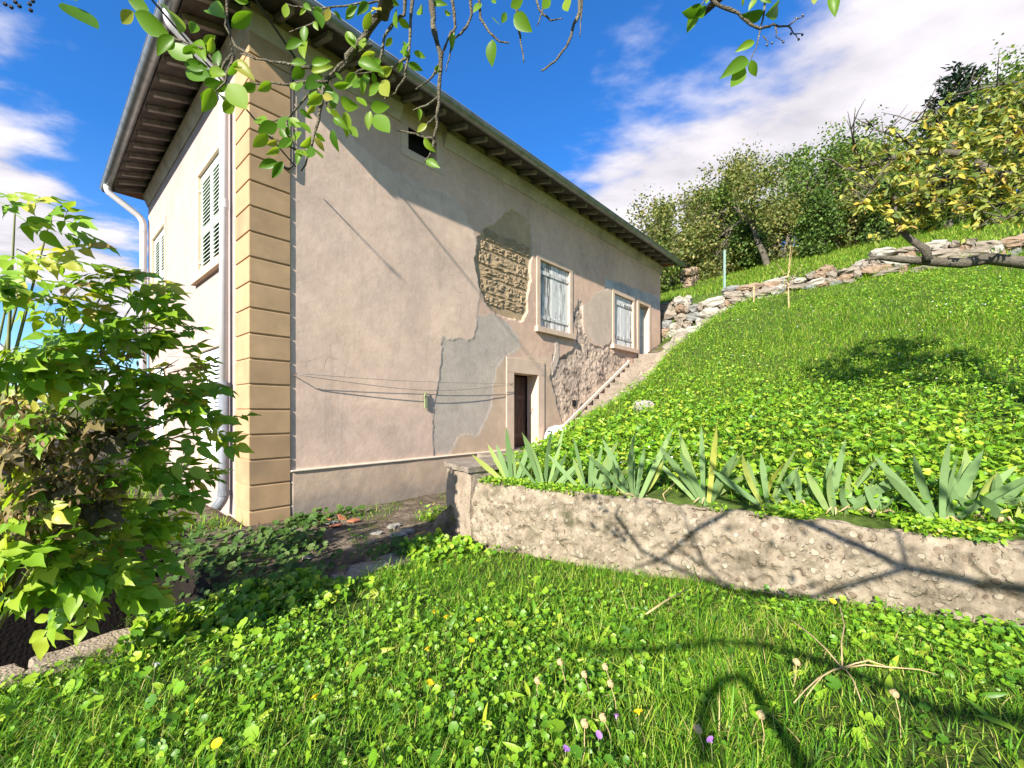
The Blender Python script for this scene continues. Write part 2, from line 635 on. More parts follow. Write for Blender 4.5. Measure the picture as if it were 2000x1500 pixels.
M['plastic_black'] = simple('black_plastic', (0.02, 0.02, 0.022), 0.45, 0.3, 5.0, 0.4, 20, 0.01, spec=0.4)
M['yellow'] = simple('yellow_petal', (0.85, 0.62, 0.02), 0.6, 0.1, 20.0, 0.1, 60)
M['purple'] = simple('purple_petal', (0.42, 0.22, 0.55), 0.6, 0.15, 20.0, 0.1, 60)
M['whitep'] = simple('white_petal', (0.75, 0.74, 0.72), 0.6, 0.06, 20.0, 0.1, 60)
M['seed'] = leaf_mat('brown_seed', [(0.0, (0.20, 0.13, 0.06)), (0.5, (0.33, 0.23, 0.11)), (1.0, (0.16, 0.10, 0.05))], 0.25)
M['lawn'] = leaf_mat('lawn_green', [(0.0, (0.053, 0.158, 0.012)), (0.4, (0.136, 0.327, 0.017)), (0.75, (0.243, 0.436, 0.029)), (0.93, (0.350, 0.454, 0.049)), (1.0, (0.486, 0.396, 0.166))], 0.4, 0.5)
M['weed'] = leaf_mat('weed_green', [(0.0, (0.058, 0.168, 0.012)), (0.5, (0.174, 0.356, 0.017)), (0.9, (0.302, 0.454, 0.029)), (1.0, (0.437, 0.475, 0.049))], 0.35, 0.42, spec=0.4)
M['meadow'] = leaf_mat('meadow_green', [(0.0, (0.087, 0.218, 0.014)), (0.6, (0.194, 0.356, 0.029)), (1.0, (0.369, 0.416, 0.077))], 0.4)
M['ivy'] = leaf_mat('ground_ivy', [(0.0, (0.03, 0.075, 0.012)), (0.6, (0.06, 0.13, 0.02)), (1.0, (0.11, 0.16, 0.04))], 0.3)
M['iris'] = leaf_mat('iris_leaf', [(0.0, (0.13, 0.22, 0.085)), (0.6, (0.20, 0.31, 0.125)), (0.88, (0.27, 0.36, 0.12)), (1.0, (0.40, 0.41, 0.08))], 0.25, 0.62, spec=0.12)
M['elder'] = leaf_mat('maple_leaf', [(0.0, (0.13, 0.28, 0.018)), (0.45, (0.23, 0.40, 0.025)), (0.8, (0.33, 0.44, 0.04)), (0.95, (0.50, 0.48, 0.07)), (1.0, (0.36, 0.24, 0.08))], 0.45, 0.42, spec=0.35)
M['elder_dry'] = leaf_mat('dry_maple_leaf', [(0.0, (0.07, 0.06, 0.025)), (0.5, (0.16, 0.12, 0.05)), (1.0, (0.24, 0.20, 0.08))], 0.3, 0.6)
M['over'] = leaf_mat('overhead_leaf', [(0.0, (0.08, 0.20, 0.015)), (0.5, (0.17, 0.33, 0.02)), (0.9, (0.27, 0.40, 0.035)), (1.0, (0.44, 0.40, 0.08))], 0.58, 0.4, spec=0.35)
M['apple'] = leaf_mat('fruit_tree_leaf', [(0.0, (0.090, 0.144, 0.027)), (0.35, (0.234, 0.288, 0.063)), (0.7, (0.396, 0.405, 0.108)), (0.92, (0.558, 0.450, 0.063)), (1.0, (0.378, 0.234, 0.099))], 0.4, 0.5)
M['t_dark'] = leaf_mat('dark_foliage', [(0.0, (0.043, 0.085, 0.021)), (0.6, (0.094, 0.169, 0.034)), (1.0, (0.169, 0.254, 0.051))], 0.3)
M['t_mid'] = leaf_mat('mid_foliage', [(0.0, (0.06, 0.12, 0.025)), (0.6, (0.13, 0.23, 0.04)), (1.0, (0.24, 0.30, 0.07))], 0.35)
M['t_olive'] = leaf_mat('olive_foliage', [(0.0, (0.10, 0.13, 0.035)), (0.6, (0.20, 0.25, 0.07)), (1.0, (0.36, 0.30, 0.12))], 0.35)
M['t_pine'] = leaf_mat('conifer_foliage', [(0.0, (0.012, 0.03, 0.018)), (0.6, (0.028, 0.055, 0.03)), (1.0, (0.05, 0.085, 0.04))], 0.15)


def ground_mat():
    k = NT('earth_and_grass')
    soil = k.attr('soil')
    g1 = k.ramp(k.noise(3.0, 8, 0.7), [(0.3, (0.035, 0.055, 0.012)), (0.6, (0.07, 0.11, 0.02)), (0.8, (0.13, 0.13, 0.04))])
    e1 = k.ramp(k.noise(5.0, 8, 0.75), [(0.3, (0.04, 0.032, 0.024)), (0.52, (0.14, 0.11, 0.08)), (0.72, (0.32, 0.26, 0.19))])
    moss = k.rng(k.noise(1.7, 6, 0.65), 0.52, 0.66, 0.0, 0.85)
    e1 = k.mix(moss, e1, (0.09, 0.095, 0.02))
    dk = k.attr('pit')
    e1 = k.mix(dk, e1, (0.011, 0.009, 0.008))  # deep shade of the sunken ground put into the soil colour
    col = k.mix(soil, g1, e1)
    h = k.math('ADD', k.noise(14.0, 8, 0.75), k.math('MULTIPLY', k.voro(26.0), 0.5))
    k.pbr(col, 0.97, 0, k.bump(h, 0.9, 0.03), 0.1)
    return k.done()


M['ground'] = ground_mat()


# ------------------------------------------------------------------ terrain
def wall_line(b):                 # front face of the low retaining wall (a as a function of b)
    return 1.56 + 0.15 * (np.asarray(b, float) - 2.98)


A_STONE = 15.35                   # dry stone wall up the slope


def terrain(x, y):
    a, b = ab(x, y)
    ar = wall_line(b)
    bump = fbm(np.asarray(x) * 0.9, np.asarray(y) * 0.9, 3, 4)
    lawn = -0.12 + 0.055 * np.clip(b - 2.98, -1, 7) + 0.05 * bump
    terr = -0.05 + 0.03 * bump - 1.55 * sstep(-0.95, -1.25, a) * sstep(-4.7, -4.3, a) * sstep(0.1, 0.3, b)
    low0 = np.where(b > 2.78, lawn, terr)
    w = sstep(2.70, 2.86, b)
    low0 = terr * (1 - w) + lawn * w
    d = a - ar
    slope = 0.66 + 0.30 * np.clip(d - 0.25, 0, 2.0) + 0.374 * np.clip(d - 2.25, 0, 100)
    slope = slope + 0.22 * fbm(np.asarray(x) * 0.35, np.asarray(y) * 0.35, 11, 3) * sstep(0.4, 2.5, d)
    rise = 0.06 * np.clip(b - 0.5, 0, 14)
    slope = slope + rise * sstep(4.0, 15.0, a)
    slope = np.where(a > A_STONE, rise + 5.95 + 0.37 * np.clip(a - A_STONE, 0, 24) + 0.22 * np.clip(a - A_STONE - 24, 0, 60) + 0.5 * fbm(np.asarray(x) * 0.1, np.asarray(y) * 0.1, 21, 3), slope)
    st = sstep(A_STONE - 0.05, A_STONE + 0.25, a)
    hill_below = rise + 0.66 + 0.30 * np.clip(d - 0.25, 0, 2.0) + 0.374 * np.clip(d - 2.25, 0, 100) + 0.22 * fbm(np.asarray(x) * 0.35, np.asarray(y) * 0.35, 11, 3) * sstep(0.4, 2.5, d)
    slope = np.where(a > A_STONE - 0.06, hill_below * (1 - st) + slope * st, slope)
    stair = np.where(a < 4.5, -0.08, 0.60) + 0.545 * np.clip(a - 7.25, 0, 5.6) + 0.42 * np.clip(a - 12.85, 0, 40)
    stair = np.where(a > A_STONE, slope, stair)
    mixb = sstep(1.5, 3.1, b + 0.25 * fbm(np.asarray(a) * 0.8, np.asarray(b) * 0.8, 31, 3))
    hill = stair * (1 - mixb) + slope * mixb
    up = sstep(0.17, 0.32, d) * np.where(b < 2.1, sstep(1.9, 2.1, a), 1.0)
    up = np.where(b < 2.0, sstep(4.4, 4.6, a), up)
    z = low0 * (1 - up) + hill * up
    inside = (b < 0.02) & (a > -0.02) & (a < 14.7)
    z = np.where(inside, -0.12, z)
    back = (b < 0.02) & (a > 14.7)
    z = np.where(back, 4.2 + (z - 4.2) * sstep(14.7, 15.3, a), z)
    z = np.where((a < -0.02) & (b < 2.7), terr - 0.04 * np.clip(-a - 2, 0, 200), z)
    return z


def ray_ground(px, py, y0=1.2, y1=60.0):
    Y = np.linspace(y0, y1, 6000)
    X = (px - 1000) / FPX * Y
    Z = EYE - (py - HZ) / FPX * Y
    h = terrain(X, Y)
    i = int(np.argmax(Z < h))
    return Vector((X[i], Y[i], float(h[i])))


# ------------------------------------------------------------------ ground sheet
def lines(*segs):
    out = []
    for s0, s1, d in segs:
        out.append(np.arange(s0, s1, d))
    out.append(np.array([segs[-1][1]]))
    return np.concatenate(out)


GX = lines((-420, -60, 40), (-60, -12, 4), (-12, -6, 0.3), (-6, 8, 0.08), (8, 45, 0.4), (45, 100, 5), (100, 460, 40))
GY = lines((-420, -60, 40), (-60, -8, 4), (-8, 0.6, 0.35), (0.6, 13, 0.08), (13, 24, 0.2), (24, 60, 0.5), (60, 120, 5), (120, 480, 40))
gx, gy = np.meshgrid(GX, GY)
gz = terrain(gx.ravel(), gy.ravel())
ga, gb = ab(gx.ravel(), gy.ravel())
soil = ((gb < 2.8) & (ga < 4.6)) * 1.0
soil = np.maximum(soil, ((gb < 1.4) & (ga < 14)) * 0.8)
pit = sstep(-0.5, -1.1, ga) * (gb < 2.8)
nx, ny = len(GX), len(GY)
ii = np.arange(nx * ny).reshape(ny, nx)
gq = np.stack([ii[:-1, :-1], ii[:-1, 1:], ii[1:, 1:], ii[1:, :-1]], -1).reshape(-1, 4)
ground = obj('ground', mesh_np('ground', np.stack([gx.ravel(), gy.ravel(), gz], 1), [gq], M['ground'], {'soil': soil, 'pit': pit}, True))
ground['kind'] = 'structure'

# ------------------------------------------------------------------ the house (local x along the long wall, y into the house)
HL, HW, HT = 14.6, 8.0, 7.62
house = empty('house', (C0[0], C0[1], 0), ANG)
tag(house, 'old two storey house with peeling pinkish render, ochre corner quoins and zinc gutters', 'house')


def pip(px, py, poly):
    poly = np.asarray(poly)
    inside = np.zeros(px.shape, bool)
    n = len(poly)
    for i in range(n):
        x1, y1 = poly[i]
        x2, y2 = poly[(i + 1) % n]
        c = ((y1 > py) != (y2 > py))
        xi = (x2 - x1) * (py - y1) / (y2 - y1 + 1e-12) + x1
        inside ^= c & (px < xi)
    return inside


def sdist(px, py, poly):
    poly = np.asarray(poly)
    d = np.full(px.shape, 1e9)
    n = len(poly)
    for i in range(n):
        p = poly[i]
        q = poly[(i + 1) % n]
        e = q - p
        t = np.clip(((px - p[0]) * e[0] + (py - p[1]) * e[1]) / (e @ e + 1e-12), 0, 1)
        d = np.minimum(d, np.hypot(px - p[0] - t * e[0], py - p[1] - t * e[1]))
    return np.where(pip(px, py, poly), d, -d)


def L(poly):
    return [on_long(*p) for p in poly]


# openings in the long wall (t0, t1, z0, z1)
def rect(px0, px1, py0_top, py0_bot):
    t0, zt = on_long(px0, py0_top)
    _, zb = on_long(px0, py0_bot)
    return t0, on_long(px1), zb, zt


O_CELLAR = (on_long(1003), on_long(1050), 0.69, on_long(1003, 728)[1])
O_WIN1 = rect(1054.5, 1112, 507, 639)
O_WIN2 = rect(1200, 1236, 573, 673)
O_DOOR = (on_long(1248), on_long(1267), on_long(1248, 695)[1], on_long(1248, 592)[1])
O_ATTIC = (on_long(797), on_long(853), on_long(797, 291)[1], 7.09)
OPEN = [O_CELLAR, O_WIN1, O_WIN2, O_DOOR, O_ATTIC]

P_SMOOTH = L([(540, 140), (640, 233), (700, 285), (760, 330), (835, 365), (885, 388), (908, 418), (925, 450), (934, 490), (938, 560), (932, 640), (925, 662), (866, 660), (862, 720), (850, 780), (843, 850), (848, 892), (540, 945)])
P_PEBBLE = L([(866, 660), (925, 662), (936, 616), (960, 612), (992, 632), (1012, 658), (1016, 680), (988, 695), (968, 718), (963, 770), (950, 820), (935, 848), (895, 852), (880, 888), (848, 892), (843, 850), (850, 780), (862, 720)])
P_MASON = L([(930, 500), (934, 470), (948, 446), (962, 438), (975, 425), (1003, 414), (1022, 424), (1036, 444), (1041, 475), (1036, 520), (1033, 570), (1029, 605), (1018, 626), (995, 622), (968, 610), (948, 590), (936, 560)])
P_ROUGH = L([(1130, 588), (1139, 598), (1137, 622), (1142, 650), (1157, 672), (1178, 684), (1196, 664), (1200, 690), (1226, 700), (1226, 712), (1118, 818), (1100, 832), (1088, 790), (1075, 735), (1079, 690), (1093, 702), (1108, 692), (1122, 682), (1128, 650), (1121, 620)])
P_GREY = L([(1139, 600), (1163, 575), (1195, 563), (1196, 664), (1181, 678), (1160, 668), (1145, 648)])
P_DOOR = L([(963, 722), (985, 697), (1072, 700), (1080, 742), (1092, 800), (1105, 870), (875, 895), (895, 852), (935, 848), (950, 820), (963, 770)])
P_BLUE = L([(1182, 541), (1300, 585), (1300, 612), (1260, 592), (1192, 562), (1182, 566)])
P_FLAKE = L([(1090, 655), (1093, 700), (1080, 735), (1076, 712), (1082, 690)])

STEP = 0.025
ts = np.arange(0.0, HL + 1e-6, STEP)
ts[-1] = HL
zs = np.arange(-0.3, HT + 1e-6, STEP)
# snap the nearest grid lines to the edges of the openings
for o_ in OPEN:
    for e in o_[:2]:
        ts[np.argmin(abs(ts - e))] = e
    for e in o_[2:]:
        zs[np.argmin(abs(zs - e))] = e
tt, zz = np.meshgrid(ts, zs)
tt = tt.ravel()
zz = zz.ravel()
wt = tt + 0.09 * fbm(tt * 4, zz * 4, 41, 4) + 0.022 * fbm(tt * 22, zz * 22, 43, 3)
wz = zz + 0.09 * fbm(tt * 4 + 31, zz * 4, 42, 4) + 0.022 * fbm(tt * 22 + 9, zz * 22, 44, 3)
disp = 0.004 * fbm(tt * 1.3, zz * 1.3, 51, 4) + 0.003 * fbm(tt * 9, zz * 9, 52, 3)
col = np.tile(np.array([0.62, 0.44, 0.33]), (len(tt), 1))
col = col * (1 + 0.16 * fbm(tt * 0.8, zz * 0.8, 61, 4))[:, None]
rgh = np.full(len(tt), 0.35)
reg = np.zeros(len(tt), int)


def lay(poly, depth, color, rough, rid, soft=0.022, var=0.1, lip=0.0):
    global disp, col, rgh
    s = sdist(wt, wz, poly)
    m = sstep(-soft * 0.5, soft * 0.5, s)
    disp = disp * (1 - m) + (depth + 0.3 * disp) * m
    if lip:
        disp = disp + lip * np.exp(-(s / 0.02) ** 2)
    c = np.array(color)[None] * (1 + var * fbm(tt * 2.1, zz * 2.1, 70 + rid, 4))[:, None]
    mc = sstep(-0.03, 0.03, s + 0.05 * fbm(tt * 14, zz * 14, 170 + rid, 3))[:, None]
    col = c * mc + col * (1 - mc)
    edge = np.exp(-(s / 0.03) ** 2)[:, None] * 0.35
    col = col * (1 - edge) + np.array([0.58, 0.50, 0.42])[None] * edge
    rgh = np.where(s > 0, rough, rgh)
    reg[s > 0] = rid
    return s


lay(P_DOOR, 0.002, (0.55, 0.42, 0.30), 0.2, 6)
lay(P_SMOOTH, 0.006, (0.64, 0.49, 0.385), 0.12, 1, var=0.14)
lay(P_PEBBLE, -0.003, (0.50, 0.44, 0.37), 1.0, 2, lip=0.002)
s = lay(P_MASON, -0.042, (0.46, 0.335, 0.20), 0.6, 3, soft=0.03)
top = (s > 0) & (wz > on_long(960, 446)[1])
s = lay(P_ROUGH, -0.025, (0.57, 0.45, 0.345), 0.7, 4, soft=0.03, var=0.35)
m = sstep(0.0, 0.06, s)
disp += m * (0.016 * fbm(tt * 3.2, zz * 3.2, 81, 5) + 0.012 * np.sign(fbm(tt * 4.3, zz * 5.3, 83, 3)) * np.abs(fbm(tt * 4.3, zz * 5.3, 83, 3)) ** 0.5 + 0.014 * fbm(tt * 17, zz * 17, 82, 3) - 0.03 * np.maximum(0, fbm(tt * 8, zz * 10, 84, 3) - 0.15))
lay(P_GREY, 0.003, (0.55, 0.45, 0.35), 0.15, 5)
lay(P_BLUE, -0.012, (0.42, 0.43, 0.42), 0.4, 7, var=0.5)
lay(P_FLAKE, 0.012, (0.52, 0.43, 0.35), 0.2, 8)
# dark weathering with a shape of its own along the foot of the wall
foot = (zz < 0.685)
col[foot] = np.array([0.50, 0.39, 0.29])
dark_ = np.maximum(0, fbm(tt * 8, zz * 10, 84, 3) - 0.1) * (reg == 4)
col *= (1 - np.clip(2.2 * dark_, 0, 0.6))[:, None]
damp = sstep(0.42, 0.0, zz + 0.25 * fbm(tt * 2.5, zz * 2.5, 91, 4)) * foot
col = col * (1 - 0.6 * damp[:, None]) + np.array([0.22, 0.21, 0.19])[None] * 0.6 * damp[:, None]
disp[foot] = np.where(tt[foot] < 0.56, -0.01, 0.02 + 0.006 * fbm(tt[foot] * 3, zz[foot] * 3, 92, 4))
rgh[foot] = 0.3
reg[foot] = 9
NT_, NZ_ = len(ts), len(zs)
V = np.stack([tt, -disp, zz], 1)
ii = np.arange(NT_ * NZ_).reshape(NZ_, NT_)
Q = np.stack([ii[:-1, :-1], ii[:-1, 1:], ii[1:, 1:], ii[1:, :-1]], -1).reshape(-1, 4)
qc = V[Q].mean(1)
keep = np.ones(len(Q), bool)
for o_ in OPEN:
    keep &= ~((qc[:, 0] > o_[0]) & (qc[:, 0] < o_[1]) & (qc[:, 2] > o_[2]) & (qc[:, 2] < o_[3]))
qr = np.array([np.bincount(r, minlength=10).argmax() for r in reg[Q]])
NAMES = {0: ('wall_render', 'pinkish old render of the long wall'), 1: ('smooth_render', 'smooth greyish mauve render beside the quoins'),
         2: ('pebble_patch', 'grey pebbledash patch left of the cellar door'), 3: ('exposed_core', 'recess where the render has fallen off'),
         4: ('rubble_patch', 'bare rough rubble below the peeling render'), 5: ('grey_patch', 'smooth grey mortar patch between two windows'),
         6: ('door_render', 'beige render round the cellar door'), 7: ('blue_band', 'blue grey cement band above the upper door'),
         8: ('loose_flake', 'loose flake of render'), 9: ('plinth', 'beige plinth at the foot of the wall')}
for rid, (nm, lb) in NAMES.items():
    q = Q[keep & (qr == rid)]
    if not len(q):
        continue
    used, inv = np.unique(q.ravel(), return_inverse=True)
    o = obj(nm, mesh_np(nm, V[used], [inv.reshape(-1, 4)], M['render'], {'Col': col[used], 'rgh': rgh[used]}, True), house)
    o['label'] = lb


# rough blocks in the bare patch
def lumpy(seed, nx=5, ny=2, nz=4, amp=0.09):
    r = np.random.default_rng(seed)
    bm = bmesh.new()
    bmesh.ops.create_cube(bm, size=1.0)
    bmesh.ops.subdivide_edges(bm, edges=bm.edges[:], cuts=3, use_grid_fill=True)
    for v in bm.verts:
        c = v.co
        k = 1 - 0.16 * (abs(c.x * 2) ** 4 * abs(c.z * 2) ** 4) - 0.10 * (abs(c.x * 2) ** 4 * abs(c.y * 2) ** 4) - 0.10 * (abs(c.z * 2) ** 4 * abs(c.y * 2) ** 4)
        v.co = c * k + Vector(r.normal(0, amp * 0.5, 3))
    me = bpy.data.meshes.new('stone')
    bm.to_mesh(me)
    bm.free()
    return me


LUMPS = {}


def lump(matkey, i, amp=0.09):
    key = (matkey, i, amp)
    if key not in LUMPS:
        me = lumpy(100 + i * 7 + len(matkey), amp=amp)
        me.materials.append(M[matkey])
        LUMPS[key] = me
    return LUMPS[key]




def rough_block(seed):
    """squared block with a broken, crumbly face"""
    bm = bmesh.new()
    bmesh.ops.create_cube(bm, size=1.0)
    bmesh.ops.subdivide_edges(bm, edges=bm.edges[:], cuts=9, use_grid_fill=True)
    for v in bm.verts:
        c = v.co.copy()
        nx_ = fbm(np.array([c.x * 7 + seed * 3.1]), np.array([c.z * 5 + seed]), 300 + seed, 3)[0]
        ny_ = fbm(np.array([c.z * 6 + seed * 1.7]), np.array([c.x * 9 - seed]), 320 + seed, 3)[0]
        e = max(abs(c.x), abs(c.z)) * 2
        face = 0.55 * nx_ + 0.4 * ny_ - 0.25 * max(0.0, e - 0.8) / 0.2
        v.co = Vector((c.x * (0.97 + 0.05 * ny_), c.y - (face if c.y < 0 else 0), c.z * (0.95 + 0.10 * nx_)))
    me = bpy.data.meshes.new('block')
    bm.to_mesh(me)
    bm.free()
    me.materials.append(M['block'])
    return me


RBLK = [rough_block(k) for k in range(4)]
t0m, t1m = on_long(930), on_long(1041)
z = on_long(960, 446)[1]
for r_i, h in enumerate([0.33, 0.22, 0.36, 0.27, 0.38, 0.24, 0.30]):
    t = t0m - 0.10 + (0.26 if r_i % 2 else 0)
    while t < t1m:
        w = random.choice((0.3, 0.55, 0.85, 1.1)) * random.uniform(0.85, 1.15)
        n_in = [sdist(np.array([t + w * f]), np.array([z - h / 2]), P_MASON)[0] > 0.05 for f in np.linspace(0, 1, 21)]
        if any(n_in):
            k0_, k1_ = n_in.index(True) / 20, 1 - n_in[::-1].index(True) / 20
            w2 = w * (k1_ - k0_)
            if w2 > 0.1:
                o = obj('block', random.choice(RBLK), house, (t + w * (k0_ + k1_) / 2, 0.056, z - h / 2))
                o.scale = (w2 - 0.012, 0.058, h - random.uniform(0.02, 0.06))
                o.rotation_euler = (random.uniform(-0.06, 0.06), random.uniform(-0.035, 0.035), 0)
        t += w
    z -= h

# the other outer walls
m_ = MB()
m_.add([(0, HW, -0.3), (HL, HW, -0.3), (HL, HW, HT), (0, HW, HT)], [(1, 0, 3, 2)])
m_.add([(HL, 0, -0.3), (HL, HW, -0.3), (HL, HW, HT), (HL, 0, HT)], [(0, 1, 2, 3)])
m_.build('far_walls', M['front'], house)


def wall_with_holes(name, axis_len, z0, z1, holes, place, mat, parent):
    xs = sorted({0, axis_len, *[h[0] for h in holes], *[h[1] for h in holes]})
    zs_ = sorted({z0, z1, *[h[2] for h in holes], *[h[3] for h in holes]})
    vid = {}
    mb = MB()
    for i in range(len(xs) - 1):
        for j in range(len(zs_) - 1):
            cx, cz = (xs[i] + xs[i + 1]) / 2, (zs_[j] + zs_[j + 1]) / 2
            if any(h[0] < cx < h[1] and h[2] < cz < h[3] for h in holes):
                continue
            mb.add([place(xs[i], zs_[j]), place(xs[i + 1], zs_[j]), place(xs[i + 1], zs_[j + 1]), place(xs[i], zs_[j + 1])], [(0, 3, 2, 1)])
    return mb.build(name, mat, parent)


F_UP1 = (on_front(432), on_front(388.5), 4.17, 6.05)
F_UP2 = (on_front(322), on_front(299), 4.17, 6.05)
F_LO1 = (F_UP1[0], F_UP1[1], 0.72, 2.72)
F_LO2 = (F_UP2[0], F_UP2[1], 0.72, 2.72)
FH = [F_UP1, F_UP2, F_LO1, F_LO2]
wall_with_holes('front_wall', HW, -0.3, HT, FH, lambda s_, z_: (0.0, s_, z_), M['front'], house)

# quoins
zq = on_long(489, 353.5)[1]
k0 = int((zq + 0.25) / 0.3695)
zj = zq - 0.3695 * k0
plan = [(-0.03, -0.03), (0.55, -0.03), (0.55, 0.03), (0.03, 0.03), (0.03, 0.60), (-0.03, 0.60)]
core = [(-0.010, -0.010), (0.54, -0.010), (0.54, 0.02), (0.02, 0.02), (0.02, 0.59), (-0.010, 0.59)]
mq = MB().prism(plan, 0.011, 0.3585).mesh('quoin', M['quoin'])
MB().prism(core, -0.3, 7.1).build('quoin_core', M['quoin'], house)
while zj < 7.0:
    o = obj('quoin', mq, house, (0, 0, zj))
    bv = o.modifiers.new('bevel', 'BEVEL')
    bv.width = 0.012
    bv.segments = 2
    zj += 0.3695
# plinth bead, cornice
MB().box(0.55, O_CELLAR[0] - 0.20, -0.045, 0.0, 0.672, 0.70).build('plinth_bead', M['bead'], house, bevel=0.008)
MB().hull8([(7.05, -0.05, 0.70), (11.85, -0.05, 3.31), (11.85, 0, 3.31), (7.05, 0, 0.70), (7.05, -0.05, 0.80), (11.85, -0.05, 3.41), (11.85, 0, 3.41), (7.05, 0, 0.80)]).build('stair_moulding', M['bead'], house)
mc = MB()
mc.hull8([(-0.02, -0.02, 7.10), (O_ATTIC[0] - 0.18, -0.02, 7.10), (O_ATTIC[0] - 0.18, 0.05, 7.10), (-0.02, 0.05, 7.10), (-0.12, -0.12, 7.36), (O_ATTIC[0] - 0.18, -0.12, 7.36), (O_ATTIC[0] - 0.18, 0.05, 7.36), (-0.12, 0.05, 7.36)])
mc.hull8([(O_ATTIC[1] + 0.18, -0.02, 7.10), (HL + 0.02, -0.02, 7.10), (HL + 0.02, 0.05, 7.10), (O_ATTIC[1] + 0.18, 0.05, 7.10), (O_ATTIC[1] + 0.18, -0.12, 7.36), (HL + 0.1, -0.12, 7.36), (HL + 0.1, 0.05, 7.36), (O_ATTIC[1] + 0.18, 0.05, 7.36)])
mc.build('cornice', M['cornice'], house)
MB().hull8([(-0.02, 0.06, 7.10), (0.04, 0.06, 7.10), (0.04, HW, 7.10), (-0.02, HW, 7.10), (-0.12, 0.06, 7.36), (0.04, 0.06, 7.36), (0.04, HW, 7.36), (-0.12, HW, 7.36)]).build('front_cornice', M['cornice'], house)

# eaves: boards, rafters, fascia, roof
EF, EL, ER = 0.70, 0.62, 0.36       # overhang at the front, along the long wall, at the far end
ZE, ZW = 7.40, 7.60                 # under side of the boards at the edge and at the wall
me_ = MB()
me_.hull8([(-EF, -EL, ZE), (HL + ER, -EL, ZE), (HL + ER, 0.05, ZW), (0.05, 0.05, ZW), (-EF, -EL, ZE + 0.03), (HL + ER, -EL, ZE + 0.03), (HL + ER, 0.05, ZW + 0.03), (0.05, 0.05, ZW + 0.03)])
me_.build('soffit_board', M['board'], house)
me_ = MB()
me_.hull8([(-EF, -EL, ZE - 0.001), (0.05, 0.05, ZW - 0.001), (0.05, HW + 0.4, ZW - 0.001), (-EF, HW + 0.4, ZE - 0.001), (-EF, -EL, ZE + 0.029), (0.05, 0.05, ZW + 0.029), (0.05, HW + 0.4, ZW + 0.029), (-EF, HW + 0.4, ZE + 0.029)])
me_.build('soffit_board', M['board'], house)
rf = MB().hull8([(-0.04, -EL + 0.06, ZE - 0.09), (0.04, -EL + 0.06, ZE - 0.09), (0.04, 0.0, ZW - 0.115), (-0.04, 0.0, ZW - 0.115), (-0.04, -EL + 0.03, ZE - 0.003), (0.04, -EL + 0.03, ZE - 0.003), (0.04, 0.0, ZW - 0.018), (-0.04, 0.0, ZW - 0.018)]).mesh('rafter', M['rafter'])
t = 0.35
while t < HL + 0.3:
    obj('rafter', rf, house, (t, 0, 0))
    t += 0.56
rf2 = MB().hull8([(-EF + 0.06, -0.04, ZE - 0.09), (0.0, -0.04, ZW - 0.115), (0.0, 0.04, ZW - 0.115), (-EF + 0.06, 0.04, ZE - 0.09), (-EF + 0.03, -0.04, ZE - 0.004), (0.0, -0.04, ZW - 0.019), (0.0, 0.04, ZW - 0.019), (-EF + 0.03, 0.04, ZE - 0.004)]).mesh('rafter', M['rafter'])
s_ = 0.2
while s_ < HW + 0.3:
    obj('rafter', rf2, house, (0, s_, 0))
    s_ += 0.56
zr = 9.6
xa, xb = 3.6, HL - 3.4
me_ = MB()
A_, B_, C_, D_ = (-EF - 0.04, -EL - 0.04, ZE + 0.045), (HL + ER, -EL - 0.04, ZE + 0.045), (HL + ER, HW + 0.5, ZE + 0.045), (-EF - 0.04, HW + 0.5, ZE + 0.045)
E_, F_ = (xa, HW / 2, zr), (xb, HW / 2, zr)
me_.add([A_, B_, C_, D_, E_, F_], [(0, 1, 5, 4), (1, 2, 5), (2, 3, 4, 5), (3, 0, 4)])
me_.build('roof', M['tile'], house)


def half_gutter(p0, p1, r, name):
    p0 = Vector(p0)
    p1 = Vector(p1)
    d = (p1 - p0).normalized()
    side = d.cross(Vector((0, 0, 1)))
    mb = MB()
    n = 12
    for rr in (r, r - 0.006):
        k = len(mb.v)
        vs = []
        for p in (p0, p1):
            for j in range(n + 1):
                th = math.pi * j / n
                vs.append(p + side * math.cos(th) * rr - Vector((0, 0, 1)) * math.sin(th) * rr * 1.05)
        mb.add(vs, [(j, j + 1, n + 2 + j, n + 1 + j) for j in range(n)])
    for p in (p0, p1):
        vs = [p + side * math.cos(math.pi * j / n) * r * 0.998 - Vector((0, 0, 1)) * math.sin(math.pi * j / n) * r * 1.047 for j in range(n + 1)]
        mb.add(vs, [tuple(range(n + 1))])
    mb.tube([p0 + side * r, p1 + side * r], 0.011, 6)
    mb.tube([p0 - side * r, p1 - side * r], 0.007, 6)
    g_ = mb.build(name, M['zinc'], house, smooth=True)
    Lg = (p1 - p0).length
    rb = MB()
    vs = [side * math.cos(math.pi * j / n) * (r + 0.006) - Vector((0, 0, 1)) * math.sin(math.pi * j / n) * (r + 0.006) * 1.05 + d * q for q in (-0.012, 0.012) for j in range(n + 1)]
    rb.add(vs, [(j, j + 1, n + 2 + j, n + 1 + j) for j in range(n)])
    rme = rb.mesh('gutter_strap', M['zinc'], True)
    q = 0.45
    while q < Lg - 0.1:
        obj('gutter_strap', rme, g_, p0 + d * q)
        q += 0.62
    return g_


GR = 0.105
half_gutter((-EF - 0.16, -EL - 0.11, 7.46), (HL + ER + 0.02, -EL - 0.11, 7.44), GR, 'gutter')
half_gutter((-EF - 0.11, -EL - 0.2, 7.462), (-EF - 0.11, HW + 0.42, 7.44), GR, 'gutter')


